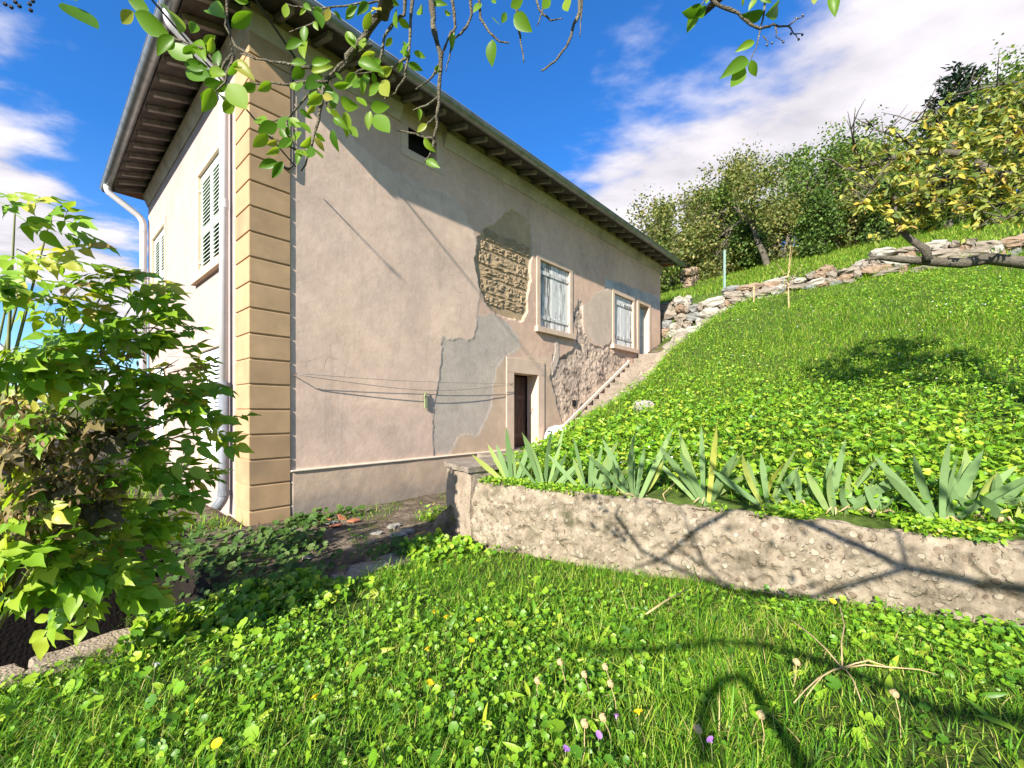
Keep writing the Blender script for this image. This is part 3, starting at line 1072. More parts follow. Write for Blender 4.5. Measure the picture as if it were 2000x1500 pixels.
def pipe(name, pts, r, mat, parent, n=14):
    # round the bends of a polyline
    P = [Vector(p) for p in pts]
    out = [P[0]]
    for i in range(1, len(P) - 1):
        a_, b_ = (P[i - 1] - P[i]), (P[i + 1] - P[i])
        k = min(0.16, a_.length * 0.45, b_.length * 0.45)
        s0, s1 = P[i] + a_.normalized() * k, P[i] + b_.normalized() * k
        for q in range(6):
            u_ = q / 5
            out.append(s0 * (1 - u_) ** 2 + P[i] * 2 * u_ * (1 - u_) + s1 * u_ * u_)
    out.append(P[-1])
    return MB().tube(out, r, n).build(name, mat, parent, smooth=True)


def collars(p, zlist, r, par, mat):
    mcol = MB().tube([(0, 0, -0.035), (0, 0, 0.035)], r, 14).mesh('pipe_collar', mat)
    for zc_ in zlist:
        obj('pipe_collar', mcol, par, (p[0], p[1], zc_))


dp_s = 0.86
dp = pipe('downpipe', [(-EF - 0.11, dp_s - 0.05, 7.40), (-EF - 0.11, dp_s - 0.05, 7.22), (-0.11, dp_s, 6.78), (-0.11, dp_s, 2.05)], 0.062, M['pvc'], house)
collars((-0.11, dp_s), (6.55, 4.9, 4.83), 0.067, dp, M['pvc'])
dp2 = pipe('downpipe_foot', [(-0.11, dp_s, 2.06), (-0.11, dp_s, 0.25), (-0.22, dp_s, 0.10)], 0.075, M['iron'], house)
collars((-0.11, dp_s), (2.03, 0.33), 0.088, dp2, M['iron'])
ds2 = HW - 0.12
dp3 = pipe('downpipe', [(-EF - 0.11, ds2 + 0.05, 7.38), (-EF - 0.11, ds2 + 0.05, 7.2), (-0.12, ds2, 6.7), (-0.12, ds2, 0.2)], 0.075, M['pvc'], house)
collars((-0.12, ds2), (6.4, 4.5, 2.4), 0.082, dp3, M['pvc'])


# ---- windows and doors
def frame_ring(t0, t1, z0, z1, w, proud, depth, name, sill=None, bottom=True, front=False, wt=None):
    """stone surround: jambs, lintel (butted), optional sill; each its own part"""
    def bx(n, a0, a1, z0_, z1_, p):
        mb = MB()
        if front:
            mb.box(-p, depth, a0, a1, z0_, z1_)
        else:
            mb.box(a0, a1, -p, depth, z0_, z1_)
        return mb.build(n, M['frame'], house, bevel=0.006)
    wt = wt or w
    bx(name + '_jamb', t0 - w, t0, z0, z1, proud)
    bx(name + '_jamb', t1, t1 + w, z0, z1, proud)
    bx(name + '_lintel', t0 - w, t1 + w, z1, z1 + wt, proud + 0.002)
    if sill:
        bx(name + '_sill', t0 - w - 0.06, t1 + w + 0.06, z0 - sill, z0, proud + 0.075)
    elif bottom:
        bx(name + '_sill', t0 - w, t1 + w, z0 - w, z0, proud + 0.002)


frame_ring(*O_WIN1, 0.15, 0.022, 0.25, 'window', sill=0.14)
frame_ring(*O_WIN2, 0.14, 0.022, 0.25, 'window', sill=0.14)
frame_ring(*O_CELLAR, 0.27, 0.024, 0.36, 'door', bottom=False, wt=0.36)
frame_ring(*O_DOOR, 0.16, 0.020, 0.34, 'door', bottom=False)
frame_ring(O_ATTIC[0], O_ATTIC[1], O_ATTIC[2], 7.30, 0.16, 0.012, 0.25, 'attic_window', bottom=True, wt=0.06)
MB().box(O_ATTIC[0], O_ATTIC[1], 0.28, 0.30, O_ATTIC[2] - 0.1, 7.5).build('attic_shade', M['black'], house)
for f_ in FH:
    frame_ring(*f_, 0.15, 0.02, 0.22, 'window', sill=0.15, front=True)


def plank_shutters(o_, planks, par):
    t0, t1, z0, z1 = o_
    mid = (t0 + t1) / 2
    for li, (a0, a1) in enumerate(((t0 + 0.008, mid - 0.006), (mid + 0.006, t1 - 0.008))):
        sh = bpy.data.objects.new('shutter', None)
        link(sh, par)
        sh.location = (a0, 0.045, z0 + 0.01)
        w = (a1 - a0) / planks
        pm = MB().box(0.0035, w - 0.0035, 0, 0.03, 0, z1 - z0 - 0.02).mesh('plank', M['shut'])
        for i in range(planks):
            o = obj('plank', pm, sh, (i * w, random.uniform(-0.004, 0.004), random.uniform(-0.006, 0.0)))
        for bz in (0.13, 0.80):
            h = (z1 - z0)
            MB().box(0.01, a1 - a0 - 0.01, -0.022, 0.0, h * bz, h * bz + 0.10).build('batten', M['shut'], sh, bevel=0.004)
            hx = -0.03 if li == 0 else a1 - a0 - 0.05
            MB().box(hx, hx + 0.08, -0.035, -0.02, h * bz + 0.03, h * bz + 0.07).build('hinge', M['bead'], sh, bevel=0.004)


plank_shutters(O_WIN1, 5, house)
plank_shutters(O_WIN2, 4, house)


def louvre_shutters(f_, par, mat):
    s0, s1, z0, z1 = f_
    mid = (s0 + s1) / 2
    H = z1 - z0
    for a0, a1 in ((s0 + 0.008, mid - 0.004), (mid + 0.004, s1 - 0.008)):
        W = a1 - a0
        sh = bpy.data.objects.new('shutter', None)
        link(sh, par)
        sh.location = (0.03, a0, z0 + 0.01)
        for y_ in (0, W - 0.075):
            MB().box(0, 0.04, y_, y_ + 0.075, 0, H - 0.02).build('stile', mat, sh, bevel=0.004)
        rails = (0.0, H * 0.40, H - 0.12)
        for r_ in rails:
            MB().box(0.001, 0.039, 0.0755, W - 0.0755, r_, r_ + 0.10).build('rail', mat, sh)
        sm = MB().hull8([(-0.004, 0.076, -0.024), (0.036, 0.076, 0.022), (0.036, W - 0.076, 0.022), (-0.004, W - 0.076, -0.024),
                         (-0.004, 0.076, -0.014), (0.036, 0.076, 0.032), (0.036, W - 0.076, 0.032), (-0.004, W - 0.076, -0.014)]).mesh('slat', mat)
        for r0, r1 in ((rails[0] + 0.10, rails[1]), (rails[1] + 0.10, rails[2])):
            n = max(3, int((r1 - r0) / 0.068))
            for i in range(n):
                obj('slat', sm, sh, (0, 0, r0 + (i + 0.5) * (r1 - r0) / n))
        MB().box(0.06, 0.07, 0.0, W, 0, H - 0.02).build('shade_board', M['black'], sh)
        for hz in (0.22, H - 0.3):
            MB().box(-0.03, -0.001, -0.02 if a0 < mid - 0.1 else W - 0.03, 0.03 if a0 < mid - 0.1 else W + 0.02, hz, hz + 0.05).build('hinge', M['bead'], sh)


for f_ in (F_UP1, F_UP2):
    louvre_shutters(f_, house, M['louvre'])
for f_ in (F_LO1, F_LO2):
    louvre_shutters(f_, house, M['louvre_white'])

# cellar door, half open into a dark passage
cd = bpy.data.objects.new('cellar_door', None)
link(cd, house)
cd.location = (O_CELLAR[0] + 0.02, 0.42, O_CELLAR[2])
W = O_CELLAR[1] - O_CELLAR[0]
pm = MB().box(0.003, W / 6 - 0.004, 0, 0.035, 0.02, O_CELLAR[3] - O_CELLAR[2] - 0.03).mesh('plank', M['door'])
for i in range(6):
    obj('plank', pm, cd, (i * W / 6, random.uniform(0, 0.006), 0))
for bz in (0.25, 1.25):
    MB().box(0.02, W - 0.06, -0.022, 0.0, bz, bz + 0.11).build('ledge', M['door'], cd)
MB().box(O_CELLAR[0] - 0.2, O_CELLAR[1] + 0.2, -0.03, 0.5, 0.60, 0.69).build('threshold', M['slab'], house)
# upper door leaf
ud = bpy.data.objects.new('upper_door', None)
link(ud, house)
ud.location = (O_DOOR[0], 0.22, O_DOOR[2])
W = O_DOOR[1] - O_DOOR[0]
H = O_DOOR[3] - O_DOOR[2]
MB().box(0.0, W, 0.0, 0.04, 0, H).build('door_panel', M['bluedoor'], ud)
for a0 in (0.0, W / 2 - 0.06, W - 0.11):
    MB().box(a0, a0 + 0.11, -0.018, -0.001, 0, H).build('stile', M['bluedoor'], ud)
for b0 in (0.02, H * 0.42, H - 0.15):
    MB().box(0.115, W / 2 - 0.065, -0.016, -0.001, b0, b0 + 0.10).build('rail', M['bluedoor'], ud)
    MB().box(W / 2 + 0.055, W - 0.115, -0.016, -0.001, b0, b0 + 0.10).build('rail', M['bluedoor'], ud)
# little vent hole by the stair moulding
tv, zv = on_long(1118, 794)
MB().box(tv, tv + 0.17, -0.012, 0.01, zv, zv + 0.19).build('vent_hole', M['black'], house)

# electric brackets and conduit by the quoin
pipe('conduit', [(0.58, -0.04, 6.95), (0.58, -0.04, 5.42), (0.50, -0.06, 5.32), (0.40, -0.05, 5.36)], 0.016, M['wire'], house, 8)
MB().tube([(0.60, 0, 6.92), (0.60, -0.14, 6.92), (0.60, -0.14, 7.02)], 0.014, 8).build('insulator_bracket', M['hook'], house)
# slack clothes lines with their hooks
for zq_, tq in ((2.17, 0.60), (2.27, O_CELLAR[0] - 0.14)):
    MB().tube([(tq, 0, zq_), (tq, -0.10, zq_), (tq, -0.115, zq_ + 0.035)], 0.008, 6).build('line_hook', M['hook'], house)
tl = np.linspace(0.60, O_CELLAR[0] - 0.14, 24)
f01 = np.linspace(0, 1, 24)
c1 = MB().tube([(t, -0.115, 2.20 + 0.10 * f - 0.10 * 4 * f * (1 - f) * 0.5) for t, f in zip(tl, f01)], 0.0045, 5).build('clothes_line', M['greywire'], None, smooth=True)
c2 = MB().tube([(t, -0.112, 2.18 + 0.09 * f - 0.24 * 4 * f * (1 - f) * 0.75 + 0.012 * math.sin(9 * f)) for t, f in zip(tl, f01)], 0.006, 5).build('clothes_line', M['greywire'], None, smooth=True)
for o, lb in ((c1, 'taut thin wire clothes line strung from the quoins to the cellar door'), (c2, 'slack wire clothes line sagging below the taut one')):
    o.location = house.location
    o.rotation_euler = house.rotation_euler
    tag(o, lb, 'clothes line')
tp, zp = on_long(829, 768)
hp = MB().box(tp - 0.03, tp + 0.035, -0.055, -0.03, zp - 0.30, zp).box(tp - 0.005, tp + 0.01, -0.05, -0.035, zp, zp + 0.05)
hp = hp.build('thermometer', M['greenplate'], None, bevel=0.004)
hp.location = house.location
hp.rotation_euler = house.rotation_euler
tag(hp, 'narrow green strip hanging on the wall below the clothes lines', 'thermometer')


# overhead cables, fixed at the corner and running out over the garden
def hp_world(t, out, z):
    x, y = xy(t, out)
    return Vector((float(x), float(y), z))


def cable(t0, z0, d, k, sag, r, label, bulge=None):
    pts = []
    rad = []
    for i in range(33):
        f = i / 32
        pts.append(hp_world(t0 + d[0] * k * f, 0.14 + d[1] * k * f, z0 + d[2] * k * f - sag * 4 * f * (1 - f)))
        rad.append(r)
    mb = MB().tube(pts, rad, 6)
    o = mb.build('overhead_cable', M['wire'], None, smooth=True)
    tag(o, label, 'cable')
    if bulge:
        f0, f1 = bulge
        MB().tube([pts[0].lerp(pts[-1], f0), pts[0].lerp(pts[-1], (f0 + f1) / 2), pts[0].lerp(pts[-1], f1)], [0.01, 0.035, 0.01], 8).build('cable_clamp', M['wire'], o)
    return o


cable(0.58, 5.36, (-2.3, 0.7, 1.2), 3.0, 0.0, 0.011, 'lower black service cable fixed to the corner quoin below the insulator', (0.82, 0.99))
cable(0.60, 7.0, (-2.0, 0.8, 0.91), 5.6, 0.0, 0.017, 'upper black service cable fixed to the insulator under the eaves')


# ------------------------------------------------------------------ low retaining wall with pillar and slab
def rough_sheet(fun, nu, nv, mat, name, parent=None, attrs=None):
    """fun(u01, v01) -> xyz arrays; one displaced sheet"""
    u_, v_ = np.meshgrid(np.linspace(0, 1, nu), np.linspace(0, 1, nv))
    V = fun(u_.ravel(), v_.ravel())
    ii = np.arange(nu * nv).reshape(nv, nu)
    q = np.stack([ii[:-1, :-1], ii[:-1, 1:], ii[1:, 1:], ii[1:, :-1]], -1).reshape(-1, 4)
    return obj(name, mesh_np(name, V, [q], mat, None, True), parent)


RB0, RB1 = 2.86, 11.5
rwall = empty('retaining_wall', (*[float(c) for c in xy(1.6, 3.0)], -0.1))
tag(rwall, 'low rough conglomerate retaining wall with a pillar below the iris bed', 'wall')
RW0 = Vector(rwall.location)


def rw_profile(u_, v_):
    b = RB0 + (RB1 - RB0) * u_
    a_f = wall_line(b)
    # v: 0..0.62 front face from below ground to the top, 0.62..1 over the crest and back
    topz = 0.735 - 0.012 * (b - RB0) + 0.05 * fbm(b * 1.6, b * 0, 5, 3)
    f = np.clip(v_ / 0.66, 0, 1)
    g_ = np.clip((v_ - 0.66) / 0.34, 0, 1)
    round_ = sstep(0.80, 1.0, f) * 0.07
    z = -0.35 + (topz + 0.35) * f - 0.05 * (1 - np.cos(g_ * math.pi * 0.5)) * (g_ > 0) - 0.25 * sstep(0.7, 1.0, g_)
    off = 0.02 + 0.05 * (f) + round_ + 0.34 * g_
    n1 = fbm(b * 3.3, z * 3.3 + g_ * 3, 6, 4)
    n2 = fbm(b * 13, z * 13 + g_ * 9, 7, 3)
    pits = np.maximum(0, fbm(b * 7.5 + 4, z * 7.5 + g_ * 5, 8, 3) - 0.18)
    push = 0.075 * n1 + 0.045 * n2 - 0.16 * pits
    w = (1 - g_ * 0.7)
    a = a_f + off - push * w
    z = z + push * 0.5 * (g_ > 0)
    x, y = xy(a, b)
    return np.stack([x - RW0.x, y - RW0.y, z - RW0.z], 1)


rough_sheet(rw_profile, 640, 84, M['conglom'], 'rough_face', rwall)


def abbox(name, a0, a1, b0, b1, z0, z1, mat, parent=None, amp=0.012, cuts=5, seed=0, origin=None, shear=0.0):
    """a weathered block aligned with the house, its faces slightly uneven"""
    bm = bmesh.new()
    bmesh.ops.create_cube(bm, size=1.0)
    bmesh.ops.bevel(bm, geom=bm.edges[:], offset=0.04 * min(1, 0.3 / max(a1 - a0, b1 - b0, z1 - z0)), segments=1, affect='EDGES')
    bmesh.ops.subdivide_edges(bm, edges=bm.edges[:], cuts=cuts, use_grid_fill=True)
    r = np.random.default_rng(seed + 5)
    ox, oy, oz = origin if origin is not None else (0, 0, 0)
    for v in bm.verts:
        a = a0 + (v.co.x + 0.5) * (a1 - a0)
        b = b0 + (v.co.y + 0.5) * (b1 - b0)
        a += shear * (b1 - b)
        z = z0 + (v.co.z + 0.5) * (z1 - z0)
        k = amp * np.array([float(fbm(np.array([b * 5 + seed]), np.array([z * 5 + a]), 9, 3)[0]), float(fbm(np.array([a * 5 + seed]), np.array([z * 5 + b]), 10, 3)[0]), float(fbm(np.array([a * 4 + seed]), np.array([b * 4]), 12, 3)[0])])
        x, y = xy(a + k[0], b + k[1])
        v.co = (float(x) - ox, float(y) - oy, z + k[2] - oz)
    me = bpy.data.meshes.new(name)
    bm.to_mesh(me)
    bm.free()
    me.materials.append(mat)
    bad = Matrix.Identity(3)
    bm2 = bmesh.new()
    bm2.from_mesh(me)
    bmesh.ops.recalc_face_normals(bm2, faces=bm2.faces[:])
    bm2.to_mesh(me)
    bm2.free()
    o = obj(name, me, parent)
    return o


RO = tuple(RW0)
abbox('pillar', 1.57, 1.95, 2.20, 2.98, -0.45, 0.83, M['concrete'], rwall, 0.03, 7, 1, RO, 0.34)
abbox('slab', 1.52, 3.6, 2.16, 2.99, 0.832, 0.90, M['slab'], rwall, 0.03, 9, 2, RO, 0.34)
abbox('walkway_wall', 2.3, 4.6, 2.2, 2.5, -0.4, 0.826, M['concrete'], rwall, 0.02, 5, 3, RO)
land = abbox('landing', 4.5, 8.0, 0.035, 2.3, -0.3, 0.672, M['slab'], None, 0.02, 7, 4)
tag(land, 'worn concrete landing in front of the cellar door', 'landing')

# lawn edging, a low concrete kerb parallel to the house
kerb = empty('lawn_edging', (*[float(c) for c in xy(-1.0, 2.8)], -0.1))
tag(kerb, 'broken pale concrete edging between the lawn and the shaded terrace', 'edging')
KO = tuple(Vector(kerb.location))
a = -5.2
i = 0
while a < 1.35:
    w = random.uniform(0.8, 1.15)
    abbox('edging_stone', a, min(a + w - 0.02, 1.5), 2.62 + random.uniform(-0.02, 0.02), 2.90, -0.95 if a < -0.6 else -0.35, -0.075 + random.uniform(-0.02, 0.02), M['concrete'], kerb, 0.07, 6, 20 + i, KO)
    a += w
    i += 1

# ------------------------------------------------------------------ stone stairs up along the house
stair = empty('stone_stairs', (*[float(c) for c in xy(7.3, 0.6)], 0.67))
tag(stair, 'overgrown stone stairs climbing along the long wall to the upper door', 'stairs')
SO = tuple(Vector(stair.location))
nst = 16
for i in range(nst):
    a = 7.35 + i * 0.345
    z = 0.68 + i * 0.188
    abbox('step', a, a + 0.40, 0.045, 1.02, z - 0.45, z + 0.188, M['slab'], stair, 0.02, 2, 40 + i, SO)
a = 8.0
i = 0
while a < 13.4:
    w = random.uniform(0.5, 0.9)
    z = 0.86 + 0.545 * (a - 7.25)
    o = obj('coping_stone', lump(random.choice(['stone', 'concrete', 'slab']), i % 6, 0.08), stair)
    x, y = xy(a + w / 2, 1.25)
    o.location = Vector((float(x), float(y), z + 0.27 * w)) - Vector(SO)
    o.rotation_euler = (0, -math.atan(0.5), ANG)
    o.scale = (w * 1.12, 0.5, 0.36)
    a += w
    i += 1
abbox('upper_landing', 12.75, 14.4, 0.05, 1.1, 2.6, O_DOOR[2] - 0.02, M['slab'], stair, 0.02, 3, 71, SO)


def world_stone(name, p, sc, rz, mk, i, label, cat, amp=0.08, group=None, ry=0.0):
    o = obj(name, lump(mk, i, amp), None, p)
    o.scale = sc
    o.rotation_euler = (0, ry, rz)
    tag(o, label, cat, group)
    return o


p = ray_ground(1257, 800)
world_stone('stone_block', p + Vector((0, 0, 0.05)), (0.34, 0.26, 0.22), 0.2, 'stone_w', 1, 'pale squared stone block lying in the hillside grass', 'stone', 0.03)
x, y = xy(8.35, 1.15)
bench = empty('stone_bench', (float(x), float(y), 1.0), ANG)
tag(bench, 'weathered plank bench at the foot of the stairs beside the wall', 'bench')
MB().box(-0.35, 0.25, -0.75, 0.55, 0.58, 0.66).build('seat', M['slab'], bench, bevel=0.015)
for k_, yy in enumerate((-0.6, 0.35)):
    o = obj('support', lump('stone_b', 2 + k_, 0.08), bench, (0, yy, 0.2))
    o.scale = (0.42, 0.4, 0.76)

# rubbish tub by the cellar door
x, y = xy(7.05, 0.55)
tub = empty('compost_tub', (float(x), float(y), 0.68), 0.3)
tag(tub, 'black plastic tub half covered by a white sheet beside the cellar door', 'tub')
mt = MB()
ring = []
for zz_, rr in ((0, 0.24), (0.40, 0.30), (0.42, 0.325), (0.44, 0.325)):
    ring.append([(rr * 1.2 * math.cos(th), rr * math.sin(th), zz_) for th in np.linspace(0, 2 * math.pi, 25)[:-1]])
vs_ = [q for r in ring for q in r]
fs_ = [(i * 24 + j, i * 24 + (j + 1) % 24, (i + 1) * 24 + (j + 1) % 24, (i + 1) * 24 + j) for i in range(3) for j in range(24)] + [tuple(range(23, -1, -1))]
mt.add(vs_, fs_)
mt.build('tub_body', M['plastic_black'], tub, smooth=True)
uu, vv = np.meshgrid(np.linspace(-1, 1, 26), np.linspace(-1, 1, 26))
uu = uu.ravel()
vv = vv.ravel()
rr = np.hypot(uu, vv)
zc_ = 0.56 - 0.05 * rr ** 2 - 0.22 * np.clip(rr - 0.8, 0, 2) + 0.06 * fbm(uu * 2.2, vv * 2.2, 77, 3)
zc_ = np.where((uu < -0.75), zc_ - 0.35 * (-uu - 0.75) / 0.25, zc_)
ii = np.arange(26 * 26).reshape(26, 26)
q = np.stack([ii[:-1, :-1], ii[:-1, 1:], ii[1:, 1:], ii[1:, :-1]], -1).reshape(-1, 4)
me = mesh_np('white_sheet', np.stack([uu * 0.44, vv * 0.34, zc_], 1), [q], M['plastic_white'], None, True)
o = obj('white_sheet', me, tub)
sm_ = o.modifiers.new('thick', 'SOLIDIFY')
sm_.thickness = 0.008
x, y = xy(7.3, 1.05)
bag = obj('rubbish_bag', lump('plastic_black', 3, 0.12), None, (float(x), float(y), 0.86))
bag.scale = (0.5, 0.45, 0.45)
tag(bag, 'crumpled black rubbish bag behind the sheeted tub', 'bag')

# ------------------------------------------------------------------ dry stone wall up the slope
dry = empty('dry_stone_wall', (*[float(c) for c in xy(A_STONE, 4.0)], 5.6), ANG - math.pi / 2)
tag(dry, 'irregular dry stone wall running across the grassy slope', 'wall')
DO = Vector(dry.location)
inv = Matrix.Rotation(-(ANG - math.pi / 2), 3, 'Z')
cnt = 0
for row in range(5):
    b = -0.6
    while b < 16.5:
        w = random.choice((0.2, 0.3, 0.38, 0.5, 0.7)) * random.uniform(0.8, 1.2) * (1.3 if row == 4 else 1.0)
        xa_, ya_ = xy(A_STONE - 0.45, b + w / 2)
        zb = float(terrain(np.array([xa_]), np.array([ya_]))[0])
        h = random.uniform(0.18, 0.27)
        ztop = 6.06 + 0.06 * max(0, b - 0.5) + 0.07 * math.sin(b * 1.3) + 0.05 * math.sin(b * 4.1)
        n_rows = 5
        zc_ = zb + 0.05 + (ztop - zb) * (row + 0.5) / n_rows
        if random.random() < (0.9 if row < 4 else 0.8):
            mk = random.choices(['stone', 'stone_b', 'stone_c', 'stone_w'], [6, 2, 1, 3])[0]
            o = obj('stone', lump(mk, cnt % 9, 0.13), dry)
            x, y = xy(A_STONE - 0.02 + random.uniform(-0.10, 0.07) - 0.03 * (4 - row), b + w / 2)
            o.location = inv @ (Vector((float(x), float(y), zc_)) - DO)
            o.rotation_euler = (random.uniform(-0.2, 0.2), random.uniform(-0.16, 0.16), random.uniform(-0.2, 0.2))
            o.scale = (w * 1.06, random.uniform(0.34, 0.5), max(h, (ztop - zb) / n_rows * 1.12) * random.uniform(0.75, 1.2))
            cnt += 1
        b += w

# ruined wall far up the slope, green post, young tree stake
p0 = ray_ground(1345, 560, 14)
p1 = ray_ground(1402, 535, 14)
dv = p1 - p0
rz = math.atan2(dv.y, dv.x)
ruin = empty('ruined_wall', p0, rz)
tag(ruin, 'short remnant of a pale stone wall in front of the wood', 'wall')
Lr = dv.length
for i in range(int(Lr / 0.7) + 1):
    for j in range(3):
        o = obj('stone', lump('stone_b', (i * 3 + j) % 7, 0.07), ruin, (i * 0.7 + (0.3 if j % 2 else 0), 0, 0.05 + j * 0.36 + dv.z * i * 0.7 / Lr))
        o.scale = (0.74, 0.45, 0.42)
p = ray_ground(1415, 603, 8)
hpost = (603 - 499) / FPX * p.y
post = empty('steel_post', p)
tag(post, 'green steel post standing in the grass before the dry stone wall', 'post')
MB().box(-0.035, 0.035, -0.035, 0.035, -0.3, hpost).build('shaft', M['post'], post, bevel=0.006)
MB().box(-0.042, 0.042, -0.042, 0.042, hpost, hpost + 0.02).build('cap', M['post'], post)
p = ray_ground(1472, 590, 8)
stake = MB().tube([p - Vector((0, 0, 0.2)), p + Vector((0.01, 0, 0.55))], 0.025, 8).build('wooden_stake', M['straw'], None)
tag(stake, 'short bare wooden stake in the grass right of the green post', 'stake')
# broken roof tiles by the foot of the house
for i, (px_a, py_a) in enumerate(((640, 1016), (668, 1014), (690, 1020), (628, 1024), (655, 1030))):
    p = ray_ground(px_a, py_a, 4)
    o = obj('tile_shard', MB().hull8([(-0.09, -0.05, 0), (0.08, -0.06, 0), (0.10, 0.05, 0), (-0.06, 0.06, 0), (-0.08, -0.05, 0.018), (0.08, -0.055, 0.018), (0.095, 0.05, 0.018), (-0.06, 0.055, 0.018)]).mesh('tile_shard', M['tiles']), None, p + Vector((0, 0, 0.02)))
    o.rotation_euler = (random.uniform(-0.3, 0.3), random.uniform(-0.3, 0.3), random.uniform(0, 6))
    tag(o, 'broken red roof tile shard on the ground by the plinth', 'tile', 'tile shards at the foot of the house')
for i in range(26):
    px_a, py_a = random.uniform(560, 870), random.uniform(1020, 1120)
    p = ray_ground(px_a, py_a, 3)
    aa, bb = ab(p.x, p.y)
    if not (0.1 < bb < 2.55) or aa > 1.4:
        continue
    w = random.uniform(0.05, 0.16)
    world_stone('rubble_stone', p + Vector((0, 0, 0.01)), (w * 1.5, w, w * 0.4), random.uniform(0, 6), random.choice(['stone', 'stone_w', 'slab']), i % 7, 'flat pale piece of rubble lying on the bare terrace', 'stone', 0.1, 'rubble on the terrace')


# ------------------------------------------------------------------ vegetation helpers
def basis(yaw, pitch, roll):
    """columns: leaf length, leaf width, leaf normal"""
    cy, sy = np.cos(yaw), np.sin(yaw)
    cp, sp = np.cos(pitch), np.sin(pitch)
    cr, sr = np.cos(roll), np.sin(roll)
    X = np.stack([cy * cp, sy * cp, sp], -1)
    Yb = np.stack([-sy, cy, np.zeros_like(cy)], -1)
    Zb = np.cross(X, Yb)
    Y = Yb * cr[:, None] + Zb * sr[:, None]
    Z = np.cross(X, Y)
    return np.stack([X, Y, Z], -1)


def orient(nrm, head):
    nrm = nrm / np.linalg.norm(nrm, axis=1)[:, None]
    X_ = head - nrm * (head * nrm).sum(1)[:, None]
    X_ /= np.linalg.norm(X_, axis=1)[:, None]
    return np.stack([X_, np.cross(nrm, X_), nrm], -1)


TOSUN = -np.array(tuple(LDIR))


def scatter_mesh(tv, tf, pos, R, scale, name, mat, rnd=None, smooth=True):
    n, k = len(pos), len(tv)
    sc = np.asarray(scale, float)
    if sc.ndim == 1:
        sc = sc[:, None].repeat(3, 1)
    P = tv[None] * sc[:, None, :]
    V = np.einsum('nij,nkj->nki', R, P) + pos[:, None, :]
    F = []
    off = (np.arange(n) * k)[:, None, None]
    bysize = {}
    for f in tf:
        bysize.setdefault(len(f), []).append(f)
    for s_, fl in bysize.items():
        F.append((np.array(fl)[None] + off).reshape(-1, s_))
    if rnd is None:
        rnd = RNG.random(n)
    return mesh_np(name, V.reshape(-1, 3), F, mat, {'rnd': np.repeat(rnd, k)}, smooth)


def blade_tpl(bend=0.5, seg=3):
    v, f = [], []
    for i in range(seg):
        u = i / seg
        w = 0.5 * (1 - u ** 1.6)
        x = u * (1 - 0.25 * bend * u)
        z = -bend * 0.55 * u * u
        v += [(x, -w, z), (x, w, z)]
    v.append((1 - 0.25 * bend, 0, -bend * 0.55))
    for i in range(seg - 1):
        f.append((2 * i, 2 * i + 1, 2 * i + 3, 2 * i + 2))
    f.append((2 * seg - 2, 2 * seg - 1, 2 * seg))
    return np.array(v, float), f


def leaf_tpl(nseg=4, wid=0.5, fold=0.12, droop=0.15, power=0.9, peak=0.42):
    """ovate leaf with a folded midrib"""
    v, f = [(0, 0, 0)], []
    for i in range(1, nseg):
        u = i / nseg
        w = wid * 0.5 * (math.sin(math.pi * u ** (math.log(0.5) / math.log(peak)))) ** power
        z = -droop * u * u
        v += [(u, -w, z + fold * w * 2), (u, 0, z), (u, w, z + fold * w * 2)]
    v.append((1, 0, -droop))
    f += [(0, 1, 2), (0, 2, 3)]
    for i in range(nseg - 2):
        a = 1 + 3 * i
        f += [(a, a + 3, a + 4, a + 1), (a + 1, a + 4, a + 5, a + 2)]
    a = 1 + 3 * (nseg - 2)
    e = a + 3
    f += [(a, e, a + 1), (a + 1, e, a + 2)]
    return np.array(v, float), f


def lobed_tpl(lobes=5, n=17, depth=0.17, cup=0.3):
    """rounded, lobed weed leaf on a short stalk"""
    v, f = [(0.5, 0, 0.0)], []
    for i in range(n):
        th = -math.pi * 0.92 + 2 * math.pi * 0.92 * i / (n - 1)
        r = 0.5 * (1 - depth * (0.5 - 0.5 * math.cos(lobes * 2 * math.pi * i / (n - 1) + math.pi)) ** 1)
        v.append((0.5 + r * math.cos(th), r * math.sin(th), cup * r * r * 2))
    for i in range(n - 1):
        f.append((0, i + 1, i + 2))
    return np.array(v, float), f


